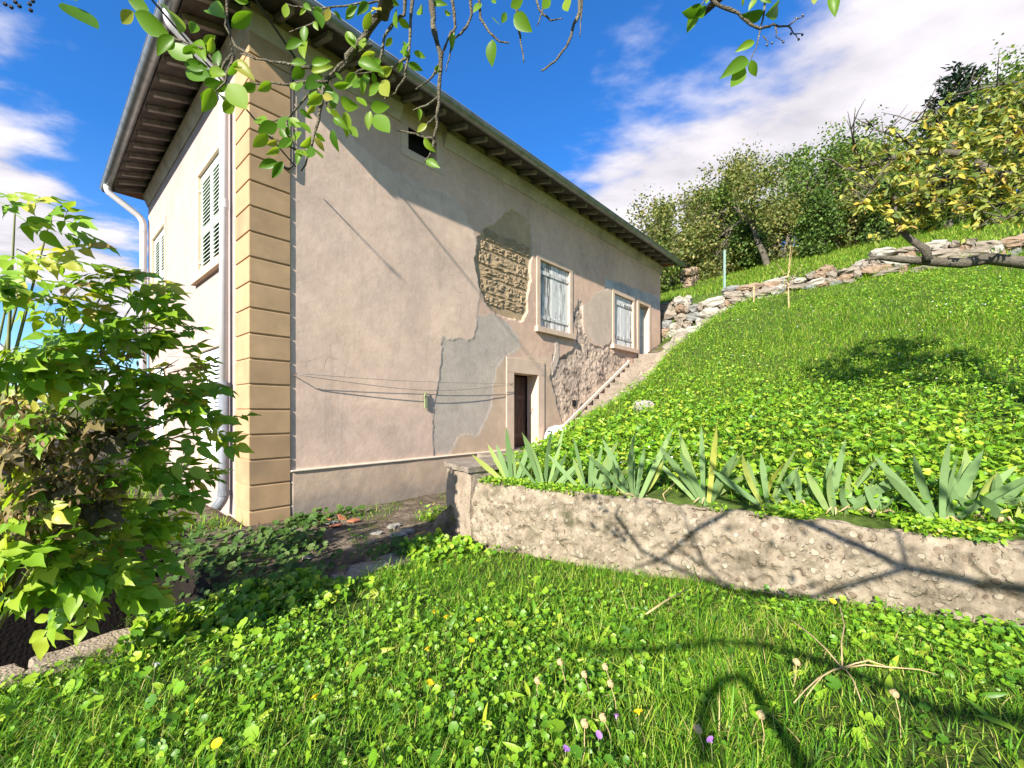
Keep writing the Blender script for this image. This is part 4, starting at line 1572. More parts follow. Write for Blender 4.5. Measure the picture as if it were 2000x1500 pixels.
def compound_tpl(seed=0, n_leaf=5):
    """pinnate leaf of toothed leaflets, hanging from its stalk"""
    r = np.random.default_rng(seed)
    lv, lf = [], []

    def leaflet(base, ang, ln, wd, tilt):
        k = len(lv)
        # outline with two coarse teeth on each side
        pr = [(0.0, 0.0), (0.14, 0.30), (0.34, 0.46), (0.52, 0.42), (0.66, 0.33), (0.84, 0.15), (1.0, 0.0)]
        mid = [(0.0, 0), (0.14, 0), (0.34, 0), (0.52, 0), (0.66, 0), (0.84, 0), (1.0, 0)]
        ca, sa = math.cos(ang), math.sin(ang)

        def put(u, w):
            x = u * ln
            y = w * wd * ln * 2
            z = abs(y) * 0.34 - 0.42 * ln * u * u + tilt * y + 0.05 * ln * math.sin(u * 9 + w * 5)
            lv.append((base[0] + x * ca - y * sa, base[1] + x * sa + y * ca, base[2] + z))
        for (u, w) in pr:
            put(u, w * 0.5)
        for (u, w) in mid:
            put(u, 0)
        for (u, w) in pr:
            put(u, -w * 0.5)
        m = len(pr)
        for i in range(m - 1):
            for s in (0, 1):
                a, b = k + s * m + i, k + s * m + i + 1
                c, d = k + (s + 1) * m + i + 1, k + (s + 1) * m + i
                ids = [a, b, c, d]
                lf.append(tuple(ids))
    drop = lambda x: -0.18 * x * x
    xs = [0.42, 0.68] if n_leaf == 5 else [0.5]
    for x in xs:
        for sgn in (1, -1):
            leaflet((x, 0, drop(x)), sgn * math.radians(r.uniform(48, 70)), r.uniform(0.36, 0.48), r.uniform(0.44, 0.56), sgn * 0.2)
    leaflet((0.78, 0, drop(0.78)), r.uniform(-0.2, 0.2), 0.5, 0.62, 0.0)
    # stalk
    k = len(lv)
    for x in (0.0, 0.45, 0.8):
        for w in (-0.009, 0.009):
            lv.append((x, w, drop(x) - 0.004))
    lf.append((k, k + 1, k + 3, k + 2))
    lf.append((k + 2, k + 3, k + 5, k + 4))
    return np.array(lv, float), lf


# ------------------------------------------------------------------ lawn, weeds, hillside
def pts_in(n, x0, x1, y0, y1, keep, dens=None):
    x = RNG.uniform(x0, x1, n)
    y = RNG.uniform(y0, y1, n)
    a, b = ab(x, y)
    k = keep(x, y, a, b)
    vis = np.abs(x) < 1.45 * y + 1.4
    k = k & vis
    if dens is not None:
        k &= RNG.random(n) < dens(x, y, a, b)
    x, y = x[k], y[k]
    return np.stack([x, y, terrain(x, y)], 1)


def is_lawn(x, y, a, b):
    return (b > 2.88) & (a < wall_line(b) - 0.02)


def is_hill(x, y, a, b):
    jag = 0.3 * fbm(a * 1.5, b * 1.5, 33, 3)
    return (a > wall_line(b) + 0.48 + 0.5 * jag) & (a < A_STONE - 0.3) & (b > 1.55 + jag)


def patch(x, y, s=1.2, seed=5):
    return fbm(x * s, y * s, seed, 3)


def grass(name, pos, hmin, hmax, wid, mat, lean=0.55, label=None, wind=0.0):
    n = len(pos)
    tv, tf = blade_tpl(0.75)
    yaw = RNG.uniform(0, 2 * math.pi, n)
    pitch = math.pi / 2 - np.abs(RNG.normal(0, lean, n))
    roll = RNG.normal(0, 0.5, n)
    h = RNG.uniform(hmin, hmax, n) * (0.75 + 0.5 * (patch(pos[:, 0], pos[:, 1], 0.9, 9) + 0.5))
    sc = np.stack([h, wid * RNG.uniform(0.6, 1.3, n), h], 1)
    pr = patch(pos[:, 0], pos[:, 1], 0.8, 15)
    rnd = np.clip(RNG.beta(2.2, 2.2, n) * 0.9 + 0.22 * pr, 0, 0.985)
    dry_ = RNG.random(n) < np.clip(0.035 + 0.8 * (patch(pos[:, 0], pos[:, 1], 0.55, 145) - 0.16), 0.015, 0.5)
    rnd = np.where(dry_, 0.999, rnd)
    return scatter_mesh(tv, tf, pos, basis(yaw, pitch, roll), sc, name, mat, rnd)


def weeds(name, pos, smin, smax, mat, tpl, lift=0.05, pitch_sd=0.35, mean_pitch=0.25):
    n = len(pos)
    tv, tf = tpl
    s_ = RNG.uniform(smin, smax, n)
    aa_, _ = ab(pos[:, 0], pos[:, 1])
    s_ = s_ * np.where(aa_ > 2.4, 1.25 - 0.6 * sstep(3.0, 8.0, aa_), 1.0)
    q = pos.copy()
    q[:, 2] += RNG.uniform(0.1, 1.0, n) * lift
    yaw = RNG.uniform(0, 2 * math.pi, n)
    R = orient(TOSUN[None] * 0.55 + np.array([0, 0, 0.7]) + RNG.normal(0, 0.25 + pitch_sd * 0.5, (n, 3)), np.stack([np.cos(yaw), np.sin(yaw), np.full(n, mean_pitch)], 1))
    pr = patch(pos[:, 0], pos[:, 1], 0.8, 15) + 0.6 * patch(pos[:, 0], pos[:, 1], 2.6, 16)
    rnd = np.clip(RNG.beta(1.5, 1.7, n) * 0.95 + 0.3 * pr - 0.06, 0, 0.99)
    return scatter_mesh(tv, tf, q, R, s_, name, mat, rnd)


def stuff(me, name, label, cat):
    o = obj(name, me)
    tag(o, label, cat, None, 'stuff')
    return o


LOBE = lobed_tpl()
LOBE2 = lobed_tpl(7, 22, 0.14, 0.22)
OVAL = leaf_tpl(4, 0.62, 0.12, 0.2)
LANC = leaf_tpl(5, 0.24, 0.15, 0.35)

near = lambda x, y, a, b: np.clip((4.2 / np.maximum(y, 0.8)) ** 1.3, 0, 1)
gp = pts_in(330000, -5.5, 7.0, 0.9, 7.2, is_lawn, lambda x, y, a, b: near(x, y, a, b) * np.clip(0.72 + 1.0 * patch(x, y, 1.1, 25), 0.12, 1))
stuff(grass('lawn_grass', gp, 0.05, 0.16, 0.0055, M['lawn'], 0.65), 'lawn_grass', 'fresh green grass of the sunny lawn below the retaining wall', 'grass')
gp = pts_in(3600, -5.0, 6.0, 0.9, 6.8, is_lawn, lambda x, y, a, b: (patch(x, y, 0.9, 35) > 0.12) * 1.0)
# long arching tufts
gp2 = np.repeat(gp, 7, 0)
gp2[:, :2] += RNG.normal(0, 0.03, (len(gp2), 2))
stuff(grass('tall_grass', gp2, 0.14, 0.30, 0.007, M['lawn'], 0.75), 'tall_grass', 'taller arching grass tufts scattered through the lawn', 'grass')
wp = pts_in(120000, -5.5, 7.0, 0.9, 7.2, is_lawn, lambda x, y, a, b: np.clip(0.45 + 2.2 * patch(x, y, 0.7, 45), 0.05, 1) * near(x, y, a, b))
h3 = len(wp) // 3
stuff(weeds('lawn_weeds', wp[:h3], 0.018, 0.05, M['weed'], LOBE, 0.10), 'lawn_weeds', 'round lobed weed leaves covering the lawn', 'weeds')
stuff(weeds('clover_leaves', wp[h3:2 * h3], 0.014, 0.034, M['weed'], OVAL, 0.10), 'clover_leaves', 'small oval clover leaves between the grass', 'weeds')
stuff(weeds('plantain_leaves', wp[2 * h3:2 * h3 + h3 // 3], 0.06, 0.15, M['weed'], LANC, 0.04, 0.35, 0.5), 'plantain_leaves', 'long narrow plantain leaves rising from the lawn', 'weeds')
wp = pts_in(600, -4.5, 5.5, 0.9, 4.2, is_lawn, lambda x, y, a, b: (patch(x, y, 0.8, 55) > 0.05) * 0.8)
stuff(weeds('big_weeds', wp, 0.05, 0.10, M['weed'], LOBE2, 0.13, 0.28, 0.15), 'big_weeds', 'large scalloped mallow leaves spread in the near lawn', 'weeds')

# rank growth that spills over the edging
ne = 5200
ea = RNG.uniform(-1.7, 1.6, ne)
eb_ = 2.62 + np.abs(RNG.normal(0, 0.28, ne))
xw, yw = xy(ea, eb_)
kk = (patch(xw, yw, 1.3, 135) > -0.15) & ~((ea > -0.25) & (ea < 0.75) & (eb_ < 2.95))
gp = np.stack([xw, yw, np.maximum(terrain(xw, yw), -0.09)], 1)[kk]
stuff(grass('edge_grass', gp[::2], 0.10, 0.26, 0.007, M['lawn'], 0.7), 'edge_grass', 'rank grass spilling over the pale edging of the lawn', 'grass')
stuff(weeds('edge_weeds', gp[1::2], 0.04, 0.10, M['weed'], LOBE, 0.10, 0.45, 0.3), 'edge_weeds', 'leafy weeds spilling over the pale edging of the lawn', 'weeds')

gp = pts_in(420000, -2, 16, 3.0, 17, is_hill, lambda x, y, a, b: np.clip((6.0 / np.maximum(y, 1)) ** 1.1, 0.12, 1) * np.clip(0.75 + 0.9 * patch(x, y, 0.7, 65), 0.2, 1))
stuff(grass('hill_grass', gp, 0.07, 0.22, 0.009, M['lawn'], 0.6), 'hill_grass', 'bright grass on the slope between the two walls', 'grass')
wp = pts_in(150000, -2, 16, 3.0, 17, is_hill, lambda x, y, a, b: np.clip(0.5 + 2.0 * patch(x, y, 0.6, 75) + 0.6 * sstep(9, 3, a), 0.08, 1) * np.clip((6.0 / np.maximum(y, 1)) ** 1.0, 0.15, 1))
h2 = len(wp) // 2
stuff(weeds('hill_weeds', wp[:h2], 0.025, 0.075, M['weed'], LOBE, 0.20, 0.6, 0.35), 'hill_weeds', 'dense leafy weeds on the lower slope behind the irises', 'weeds')
stuff(weeds('hill_herbs', wp[h2:], 0.03, 0.09, M['weed'], leaf_tpl(4, 0.36, 0.2, 0.3), 0.22, 0.65, 0.55), 'hill_herbs', 'pointed herb leaves on the lower slope', 'weeds')
# white flower heads on the slope
fp = pts_in(5200, -1, 13, 3.4, 13, is_hill, lambda x, y, a, b: (patch(x, y, 0.9, 85) > 0.20) * 0.5)
fp[:, 2] += RNG.uniform(0.16, 0.26, len(fp))
stuff(scatter_mesh(*lobed_tpl(5, 11, 0.3, 0.05), fp, basis(RNG.uniform(0, 6.3, len(fp)), RNG.normal(0.2, 0.3, len(fp)), RNG.normal(0, 0.3, len(fp))), RNG.uniform(0.015, 0.035, len(fp)), 'white_blossoms', M['whitep']), 'white_blossoms', 'tiny white flower heads dotted over the grassy slope', 'flowers')


def is_meadow(x, y, a, b):
    return (a > A_STONE + 0.15) & (a < 44)


gp = pts_in(330000, -2, 46, 8, 48, is_meadow, lambda x, y, a, b: np.clip((16.0 / y) ** 1.6, 0.05, 1) * np.clip(0.8 + 0.8 * patch(x, y, 0.3, 95), 0.3, 1))
stuff(grass('meadow_grass', gp, 0.12, 0.34, 0.03, M['meadow'], 0.4), 'meadow_grass', 'long meadow grass above the dry stone wall', 'grass')
# weeds at the foot of the stone wall and in its joints
bb_ = RNG.uniform(-0.5, 16, 2600)
xw, yw = xy(A_STONE - 0.28 + RNG.normal(0, 0.08, 2600), bb_)
gp = np.stack([xw, yw, terrain(xw, yw) + RNG.uniform(0, 0.25, 2600) * (RNG.random(2600) < 0.3)], 1)
gp = gp[patch(gp[:, 0], gp[:, 1], 0.9, 23) > -0.05]
stuff(grass('wall_weeds', gp, 0.12, 0.35, 0.02, M['lawn'], 0.5), 'wall_weeds', 'grass tufts growing at the foot of the dry stone wall', 'grass')


def is_yard(x, y, a, b):
    return (a < -0.15) & (a > -5) & (b < 0.15) & (b > -9)


wp = pts_in(16000, -12, -3, 3.0, 13, is_yard, lambda x, y, a, b: np.clip(0.6 + 1.2 * patch(x, y, 0.8, 155), 0, 1))
stuff(grass('yard_grass', wp, 0.08, 0.25, 0.014, M['lawn'], 0.6), 'yard_grass', 'grass in the yard along the front of the house', 'grass')


# shaded ground cover on the terrace, plants at the foot of the house and on the crest of the low wall
def is_terrace(x, y, a, b):
    return (b > -0.7) & (b < 2.75) & (a > -1.5) & (a < 1.6) & ((a < -0.1) | (b > 0.1))


wp = pts_in(14000, -6, 0, 2.0, 8, is_terrace, lambda x, y, a, b: np.clip(np.maximum(sstep(0.5, -0.5, a) * sstep(0.2, 1.0, b) * 0.5, sstep(-0.2, -0.7, a) * 0.4) + 2.0 * np.maximum(0, patch(x, y, 1.0, 105) - 0.16), 0, 1))
stuff(weeds('ground_ivy', wp, 0.05, 0.11, M['ivy'], LOBE2, 0.10, 0.3, 0.1), 'ground_ivy', 'dark ivy leaves covering the shaded terrace', 'ivy')
wp = pts_in(16000, -5, 1, 3.0, 9, lambda x, y, a, b: (b > 0.06) & (b < 2.7) & (a > 0.3) & (a < 4), lambda x, y, a, b: np.clip(5 * (patch(x, y, 1.3, 115) - 0.10), 0, 1))
stuff(grass('terrace_tufts', wp, 0.04, 0.13, 0.007, M['lawn'], 0.6), 'terrace_tufts', 'small grass tufts on the bare terrace by the plinth', 'grass')
nb = 15000
bb_ = RNG.uniform(3.0, 9.5, nb)
aa_ = wall_line(bb_) + RNG.uniform(0.12, 0.62, nb)
xw, yw = xy(aa_, bb_)
kk = patch(xw, yw, 1.4, 125) > -0.12
gp = np.stack([xw, yw, 0.68 + 0 * xw + 0.03 * patch(xw, yw, 2, 3)], 1)[kk]
h2 = len(gp) * 2 // 3
stuff(weeds('crest_weeds', gp[:h2], 0.02, 0.05, M['weed'], OVAL, 0.08, 0.4, 0.2), 'crest_weeds', 'low creeping weeds along the crest of the retaining wall', 'weeds')
stuff(grass('crest_grass', gp[h2:], 0.06, 0.16, 0.007, M['lawn'], 0.8), 'crest_grass', 'grass hanging over the crest of the retaining wall', 'grass')

# ------------------------------------------------------------------ iris plants
sw_v, sw_f = [], []
NS = 9
for i in range(NS + 1):
    u = i / NS
    w = 0.5 * (0.62 + 0.55 * u) * (1 - max(0, (u - 0.55) / 0.45) ** 1.9)
    for s_, zf in ((-1, 0.10), (0, 0.0), (1, 0.10)):
        sw_v.append((u, s_ * w, zf * w))
for i in range(NS):
    for j in range(2):
        a = i * 3 + j
        sw_f.append((a, a + 3, a + 4, a + 1))
sw_v = np.array(sw_v)
IRIS = []
for k_ in range(5):
    v = sw_v.copy()
    bend = [0.02, 0.10, 0.20, -0.06, 0.34][k_]
    v[:, 2] = v[:, 2] * 0.06 - bend * v[:, 0] ** 2.2
    v[:, 1] *= 0.085
    v[:, 0] *= 1 - 0.2 * abs(bend)
    IRIS.append(mesh_np('iris_leaf', v, [np.array(sw_f)], M['iris'], {'rnd': np.zeros(len(v))}, True))
IRIS_AT = [(1000, 945, 118, 7), (1066, 962, 128, 8), (1150, 962, 112, 8), (1240, 972, 138, 9), (1378, 980, 150, 9), (1498, 985, 135, 8), (1562, 985, 78, 4), (1195, 968, 75, 4), (1715, 1005, 70, 4), (1960, 1020, 120, 7), (1632, 1000, 150, 9), (1672, 1000, 84, 4), (1838, 1018, 178, 9), (1900, 1012, 150, 6)]
for (ix, iy, ih, nl) in IRIS_AT:
    p = ray_ground(ix, iy, 2)
    aa, bb = ab(p.x, p.y)
    a_min = float(wall_line(bb)) + 0.26
    if aa < a_min:
        xx, yy_ = xy(a_min, bb)
        p = Vector((float(xx), float(yy_), 0.67))
    hgt = ih / FPX * p.y * random.uniform(0.95, 1.1)
    lean_ = random.uniform(-0.18, 0.18)
    ir = empty('iris_plant', p - Vector((0, 0, 0.03)))
    if nl == 4:
        tag(ir, 'small young iris shoot with few leaves between the larger clumps', 'iris', 'young iris shoots')
    elif ih > 170:
        tag(ir, 'largest iris clump with the broadest sword leaves on the wall crest', 'iris')
    elif ix == 1000:
        tag(ir, 'iris clump with a long yellowing leaf beside the concrete slab', 'iris')
    else:
        tag(ir, 'iris clump with grey green sword leaves on the crest of the retaining wall', 'iris', 'iris clumps along the retaining wall')
    fan = math.atan2(-0.25, 0.97)
    for j in range(nl):
        f = (j + 0.5) / nl * 2 - 1
        ang = lean_ + f * random.uniform(0.65, 1.05)
        o = obj('leaf', IRIS[random.randrange(5)], ir, (f * 0.05 + random.uniform(-.01, .01), random.uniform(-0.05, 0.05), 0))
        ln = hgt * random.uniform(0.72, 1.1) * (1.05 - 0.2 * abs(f))
        d = Vector((math.sin(ang) * math.cos(fan), math.sin(ang) * math.sin(fan) + random.uniform(-0.16, 0.16), math.cos(ang))).normalized()
        # width direction lies in the fan plane
        wdir = Vector((math.cos(fan), math.sin(fan), 0))
        wdir = (wdir - d * wdir.dot(d)).normalized()
        tw = random.uniform(-0.6, 0.6)
        nrm = d.cross(wdir)
        wdir = wdir * math.cos(tw) + nrm * math.sin(tw)
        nrm = d.cross(wdir)
        o.rotation_euler = Matrix((d, wdir, nrm)).transposed().to_euler()
        o.scale = (ln, 0.72 * random.uniform(0.8, 1.25), ln)

    for j in range(3):
        th = random.uniform(-0.5, 3.6)
        q = Vector((math.cos(th) * 0.16, -abs(math.sin(th)) * 0.12, 0.03))
        MB().tube([(0, 0, 0.04), q * 0.5 + Vector((0, 0, 0.06)), q], [0.008, 0.010, 0.003], 5).build('dry_leaf', M['straw'], ir)

# ------------------------------------------------------------------ small flowers and dry stalks in the lawn
def petals_mesh(name, n, r, w, mat, layers=2):
    mb = MB()
    for l in range(layers):
        for i in range(n):
            th = 2 * math.pi * (i + 0.5 * l) / n
            rr = r * (1 - 0.3 * l)
            c, s_ = math.cos(th), math.sin(th)
            z0 = 0.004 + 0.004 * l
            mb.add([(c * 0.1 * rr - s_ * w, s_ * 0.1 * rr + c * w, z0), (c * 0.1 * rr + s_ * w, s_ * 0.1 * rr - c * w, z0), (c * rr + s_ * w, s_ * rr - c * w, z0 + 0.25 * rr), (c * rr - s_ * w, s_ * rr + c * w, z0 + 0.25 * rr)], [(0, 1, 2, 3)])
    mb.tube([(0, 0, -0.008), (0, 0, 0.010)], [r * 0.15, r * 0.42], 8)
    return mb.mesh(name, mat)


DAND = petals_mesh('flower_head', 16, 0.022, 0.003, M['yellow'], 3)
SCAB = petals_mesh('flower_head', 14, 0.017, 0.003, M['purple'], 3)
DAISY = petals_mesh('flower_head', 14, 0.02, 0.003, M['whitep'], 2)


def flower(px, py, head, name, label, cat, group, h):
    p = ray_ground(px, py + h * 250, 1.2)
    e = empty(name, p)
    tag(e, label, cat, group)
    lx, ly = random.uniform(-0.02, 0.02), random.uniform(-0.02, 0.02)
    top = Vector((lx, ly, h))
    MB().tube([(0, 0, -0.02), (lx * 0.4, ly * 0.4, h * 0.5), top], 0.0022, 5).build('stem', M['stem'], e)
    o = obj('flower_head', head, e, top)
    o.rotation_euler = (random.uniform(0.2, 0.7), random.uniform(-0.3, 0.3), random.uniform(0, 6))


for q in ((851, 1198), (875, 1212), (934, 1218), (917, 1256), (838, 1281), (845, 1348), (1633, 1180), (1245, 1418), (610, 1385), (420, 1480)):
    flower(*q, DAND, 'dandelion', 'yellow dandelion flower standing above the lawn grass', 'dandelion', 'dandelions in the lawn', 0.13)
for q in ((1210, 1416), (1171, 1466), (1392, 1478), (1101, 1489)):
    flower(*q, SCAB, 'scabious', 'small pale purple scabious flower in the lawn', 'flower', 'purple flowers in the lawn', 0.12)
flower(297, 1312, DAISY, 'daisy', 'single white daisy in the lawn by the pale edging', 'daisy', None, 0.13)

# dried seed heads on thin straw stems
SEEDH = lump('straw', 4, 0.12)
for q in ((1105, 1300), (1042, 1325), (1152, 1322), (1198, 1312), (1205, 1352), (1196, 1410), (1132, 1460), (1375, 1440), (1490, 1420), (1760, 1390), (1545, 1300)):
    p = ray_ground(q[0], q[1] + 55, 1.2)
    e = empty('seed_stalk', p)
    tag(e, 'dry brown seed head on a thin straw stem in the lawn', 'dry plant', 'dry seed heads in the lawn')
    tp_ = Vector((random.uniform(-0.05, 0.05), random.uniform(-0.03, 0.05), random.uniform(0.14, 0.2)))
    MB().tube([(0, 0, -0.02), tp_ * 0.5 + Vector((0.01, 0, 0)), tp_], 0.002, 5).build('stem', M['straw'], e)
    o = obj('seed_head', SEEDH, e, tp_)
    o.scale = (0.026, 0.026, 0.03)

c0 = ray_ground(1645, 1337)
ds = empty('dead_stalk', c0)
tag(ds, 'star of pale dead flower stalks lying flat on the lawn', 'dry plant')
for (qx, qy) in ((1640, 1200), (1832, 1356), (1550, 1416), (1575, 1402), (1535, 1236), (1682, 1412), (1745, 1345)):
    e = ray_ground(qx, qy)
    d = e - c0
    midp = d * 0.5 + Vector((random.uniform(-.03, .03), random.uniform(-.03, .03), 0.13))
    MB().tube([(0, 0, 0.09), tuple(d * 0.25 + Vector((0, 0, 0.12))), midp, tuple(d * 0.8 + Vector((0, 0, 0.12))), tuple(d + Vector((0, 0, 0.10)))], [0.0045, 0.004, 0.0038, 0.003, 0.002], 6).build('stalk', M['straw'], ds, smooth=True)
for (pts, lb) in ((((1262, 1232), (1300, 1205), (1345, 1178)), 'pale dead stem curving over the grass below the retaining wall'), (((1300, 1010), (1295, 990), (1320, 965)), 'dry curled iris leaf hanging over the crest of the wall')):
    W_ = [ray_ground(*q) + Vector((0, 0, 0.12)) for q in pts]
    o = MB().tube(W_, [0.006, 0.007, 0.003], 6).build('dry_plant', M['straw'], None, smooth=True)
    tag(o, lb, 'dry plant')


def weed_plant(px, py, h, label, n=26):
    p = ray_ground(px, py)
    e = empty('tall_weed', p)
    tag(e, label, 'weed')
    mb = MB()
    tips = []
    for k_ in range(5):
        th = random.uniform(0, 6.28)
        t_ = Vector((math.cos(th) * h * 0.3, math.sin(th) * h * 0.3, h * random.uniform(0.75, 1.0)))
        mb.tube([(0, 0, -0.03), t_ * 0.5 * 0.9 + Vector((0, 0, h * 0.1)), t_], [0.004, 0.003, 0.0015], 5)
        tips.append(t_)
    mb.build('stem', M['stem'], e)
    k = n * 8
    base = RNG.integers(0, 5, k)
    f = RNG.uniform(0.3, 1.05, k)
    tp = np.array([tuple(t_) for t_ in tips])[base] * f[:, None] + RNG.normal(0, h * 0.06, (k, 3))
    me = scatter_mesh(*leaf_tpl(3, 0.3, 0.1, 0.2), tp, basis(RNG.uniform(0, 6.3, k), RNG.normal(0.4, 0.4, k), RNG.normal(0, .5, k)), RNG.uniform(0.015, 0.05, k) * h / 0.45, 'leaves', M['lawn'], RNG.uniform(0.4, 0.95, k))
    o = obj('leaves', me, e)
    o['kind'] = 'stuff'


weed_plant(702, 1090, 0.42, 'bushy pale weed standing on the terrace before the plinth')
weed_plant(770, 1066, 0.26, 'small weed with thin stems beside the bushy pale weed')
weed_plant(765, 975, 0.3, 'thin weed growing against the plinth of the house')
weed_plant(245, 1258, 0.24, 'yellowish flowering weed at the end of the pale edging')
weed_plant(430, 1205, 0.26, 'pale seeding weed at the edge of the lawn and ivy')


# ------------------------------------------------------------------ trees
def grow(start, direction, length, radius, depth, rs, wander=0.25, split=(2, 3), up=0.1, shrink=0.68, mb=None, tips=None, sides=7, seg=4, spread=0.7):
    """recursive limb: adds tubes to mb, collects (point, direction, radius) along thin ends"""
    d = Vector(direction).normalized()
    p = Vector(start)
    pts = [p.copy()]
    rad = [radius]
    for i in range(seg):
        d = (d + Vector(rs.normal(0, wander, 3)) * 0.6 + Vector((0, 0, up))).normalized()
        p = p + d * length / seg
        pts.append(p.copy())
        rad.append(radius * (1 - 0.42 * (i + 1) / seg))
        if depth <= 1:
            tips.append((p.copy(), d.copy()))
    mb.tube(pts, rad, max(3, sides), cap=False)
    if depth <= 0:
        return
    n = rs.integers(split[0], split[1] + 1)
    for k in range(n):
        f = 1.0 if k == 0 else rs.uniform(0.45, 0.95)
        j = min(seg, max(1, int(round(f * seg))))
        nd = (d + Vector(rs.normal(0, spread, 3))).normalized()
        grow(pts[j], nd, length * shrink * rs.uniform(0.8, 1.15), rad[j] * 0.68, depth - 1, rs, wander, split, up, shrink, mb, tips, sides - 1, seg, spread)


def tree(name, px, py, Yhint, height, width, mk, leaf, nleaf, label, seed, lean=(0, 0), trunk_f=0.3, dens=0.3, group=None, p=None, pr=0.30):
    rs = np.random.default_rng(seed)
    if p is None:
        X = (px - 1000) / FPX * Yhint
        p = Vector((X, Yhint, float(terrain(np.array([X]), np.array([Yhint]))[0])))
    root = empty(name, p - Vector((0, 0, 0.15)))
    tag(root, label, 'tree', group)
    mb = MB()
    tips = []
    nb = 1 if trunk_f > 0.2 else 4
    for b_ in range(nb):
        th = rs.uniform(0, 6.28)
        d0 = Vector((lean[0] + (0.5 * math.cos(th) if nb > 1 else 0), lean[1] + (0.5 * math.sin(th) if nb > 1 else 0), 1))
        grow((0, 0, 0), d0, height * max(trunk_f, 0.28), height * 0.022 + 0.03, 4, rs, 0.22, (3, 4), 0.05, 0.72, mb, tips, 8, 4, 0.75 * width / height + 0.25)
    T = np.array([tuple(t[0]) for t in tips])
    # fit trunk and crown to the height of the tree
    kz = height / max(0.1, np.percentile(T[:, 2], 97))
    T[:, 2] *= kz
    mb.v = [(q[0], q[1], q[2] * kz if q[2] * kz < height * 0.8 else height * (0.8 + 0.3 * (q[2] * kz / height - 0.8))) for q in mb.v]
    mb.build('trunk', M['bark'], root, smooth=True)
    r0 = np.percentile(np.hypot(T[:, 0], T[:, 1]), 95)
    idx = rs.integers(0, len(T), nleaf)
    P = T[idx] + rs.normal(0, pr, (nleaf, 3)) * np.array([1, 1, 0.8]) * height / 6
    me = scatter_mesh(*leaf_tpl(3, 0.62, 0.1, 0.25), P, basis(rs.uniform(0, 6.3, nleaf), rs.normal(-0.1, 0.6, nleaf), rs.normal(0, 0.7, nleaf)), rs.uniform(0.6, 1.25, nleaf) * leaf, 'crown', M[mk], rs.random(nleaf))
    o = obj('crown', me, root)
    o['kind'] = 'stuff'
    return root


FG = 'trees of the wood above the meadow'
tree('shrubby_tree', 1268, 0, 24, 5.6, 3.4, 't_olive', 0.17, 2600, 'thin olive brown tree rising right behind the roof end', 1, dens=0.2)
tree('shrubby_tree', 1335, 0, 26, 6.2, 3.6, 't_olive', 0.17, 3200, 'sparse tree with rusty tinted twigs left of the wood', 2)
tree('bushy_tree', 1400, 0, 27, 5.2, 4.5, 't_mid', 0.19, 6500, 'rounded mid green tree over the ruined wall', 3, trunk_f=0.18)
tree('old_fruit_tree', 1500, 0, 24, 6.6, 5.5, 't_olive', 0.16, 6500, 'old leaning fruit tree with a bare grey trunk at the wood edge', 4, lean=(-0.35, 0.0), trunk_f=0.34)
tree('dark_bush', 1455, 0, 25.5, 3.0, 4.0, 't_dark', 0.18, 6000, 'low dark green bush under the leaning fruit tree', 5, trunk_f=0.12)
tree('bushy_tree', 1585, 0, 27, 6.4, 5.0, 't_mid', 0.19, 7000, 'broad mid green tree right of the leaning fruit tree', 6, trunk_f=0.2)
tree('dark_bush', 1610, 0, 22.5, 3.0, 4.2, 't_dark', 0.17, 6000, 'dense dark bush at the top edge of the meadow', 7, trunk_f=0.12)
tree('dark_tree', 1665, 0, 30, 5.6, 4.0, 't_dark', 0.21, 7000, 'tall dark tree behind the broad green one', 8, trunk_f=0.25)
tree('bushy_tree', 1720, 0, 24, 6.0, 5.0, 't_mid', 0.18, 6000, 'mid green tree behind the yellow fruit tree branches', 9, trunk_f=0.18)
tree('dark_bush', 1850, 0, 17.5, 3.4, 4.5, 't_dark', 0.15, 7000, 'wide dark hedge bush below the conifer', 10, trunk_f=0.12)
tree('dark_bush', 1760, 0, 19.5, 3.2, 4.2, 't_dark', 0.16, 6000, 'dark bush left of the wide hedge bush', 12, trunk_f=0.12)
tree('bushy_tree', 1960, 0, 20, 6.5, 5.0, 't_mid', 0.17, 6000, 'mid green tree half hidden by yellow leaves beside the conifer', 11, trunk_f=0.2)
tree('bushy_tree', 2080, 0, 17, 5.0, 5.0, 't_mid', 0.17, 5000, 'round green tree above the end of the dry stone wall', 13, trunk_f=0.2)
for k_, (bx_, by_, hh, sd) in enumerate(((1360, 36, 7.0, 31), (1450, 38, 7.5, 32), (1545, 37, 8.0, 33), (1290, 33, 6.0, 34), (1640, 36, 8.0, 35), (1780, 33, 8.0, 36))):
    tree('wood_tree', bx_, 0, by_, hh, 6.0, ['t_olive', 't_mid', 't_dark'][k_ % 3], 0.26, 4500, ['hazy olive tree deep in the wood', 'green tree deep in the wood', 'dark tree deep in the wood'][k_ % 3], sd, trunk_f=0.25, group=['olive trees deep in the wood', 'green trees deep in the wood', 'dark trees deep in the wood'][k_ % 3])

for k_, (bx_, by_, hh) in enumerate(((1290, 24, 2.6), (1345, 25.5, 3.2), (1405, 28, 3.6), (1470, 29, 4.0), (1530, 27, 3.6), (1575, 30, 4.2), (1640, 26, 3.4), (1690, 22, 3.0), (1310, 29, 4.0), (1810, 22, 4.2), (1900, 21, 4.4))):
    tree('thicket_bush', bx_, 0, by_, hh, 4.5, ['t_mid', 't_olive', 't_dark'][k_ % 3], 0.2, 4200, ['mid green thicket bush closing the edge of the wood', 'olive thicket bush closing the edge of the wood', 'dark thicket bush closing the edge of the wood'][k_ % 3], 200 + k_, trunk_f=0.12, group=['green thicket bushes', 'olive thicket bushes', 'dark thicket bushes'][k_ % 3], pr=0.45)

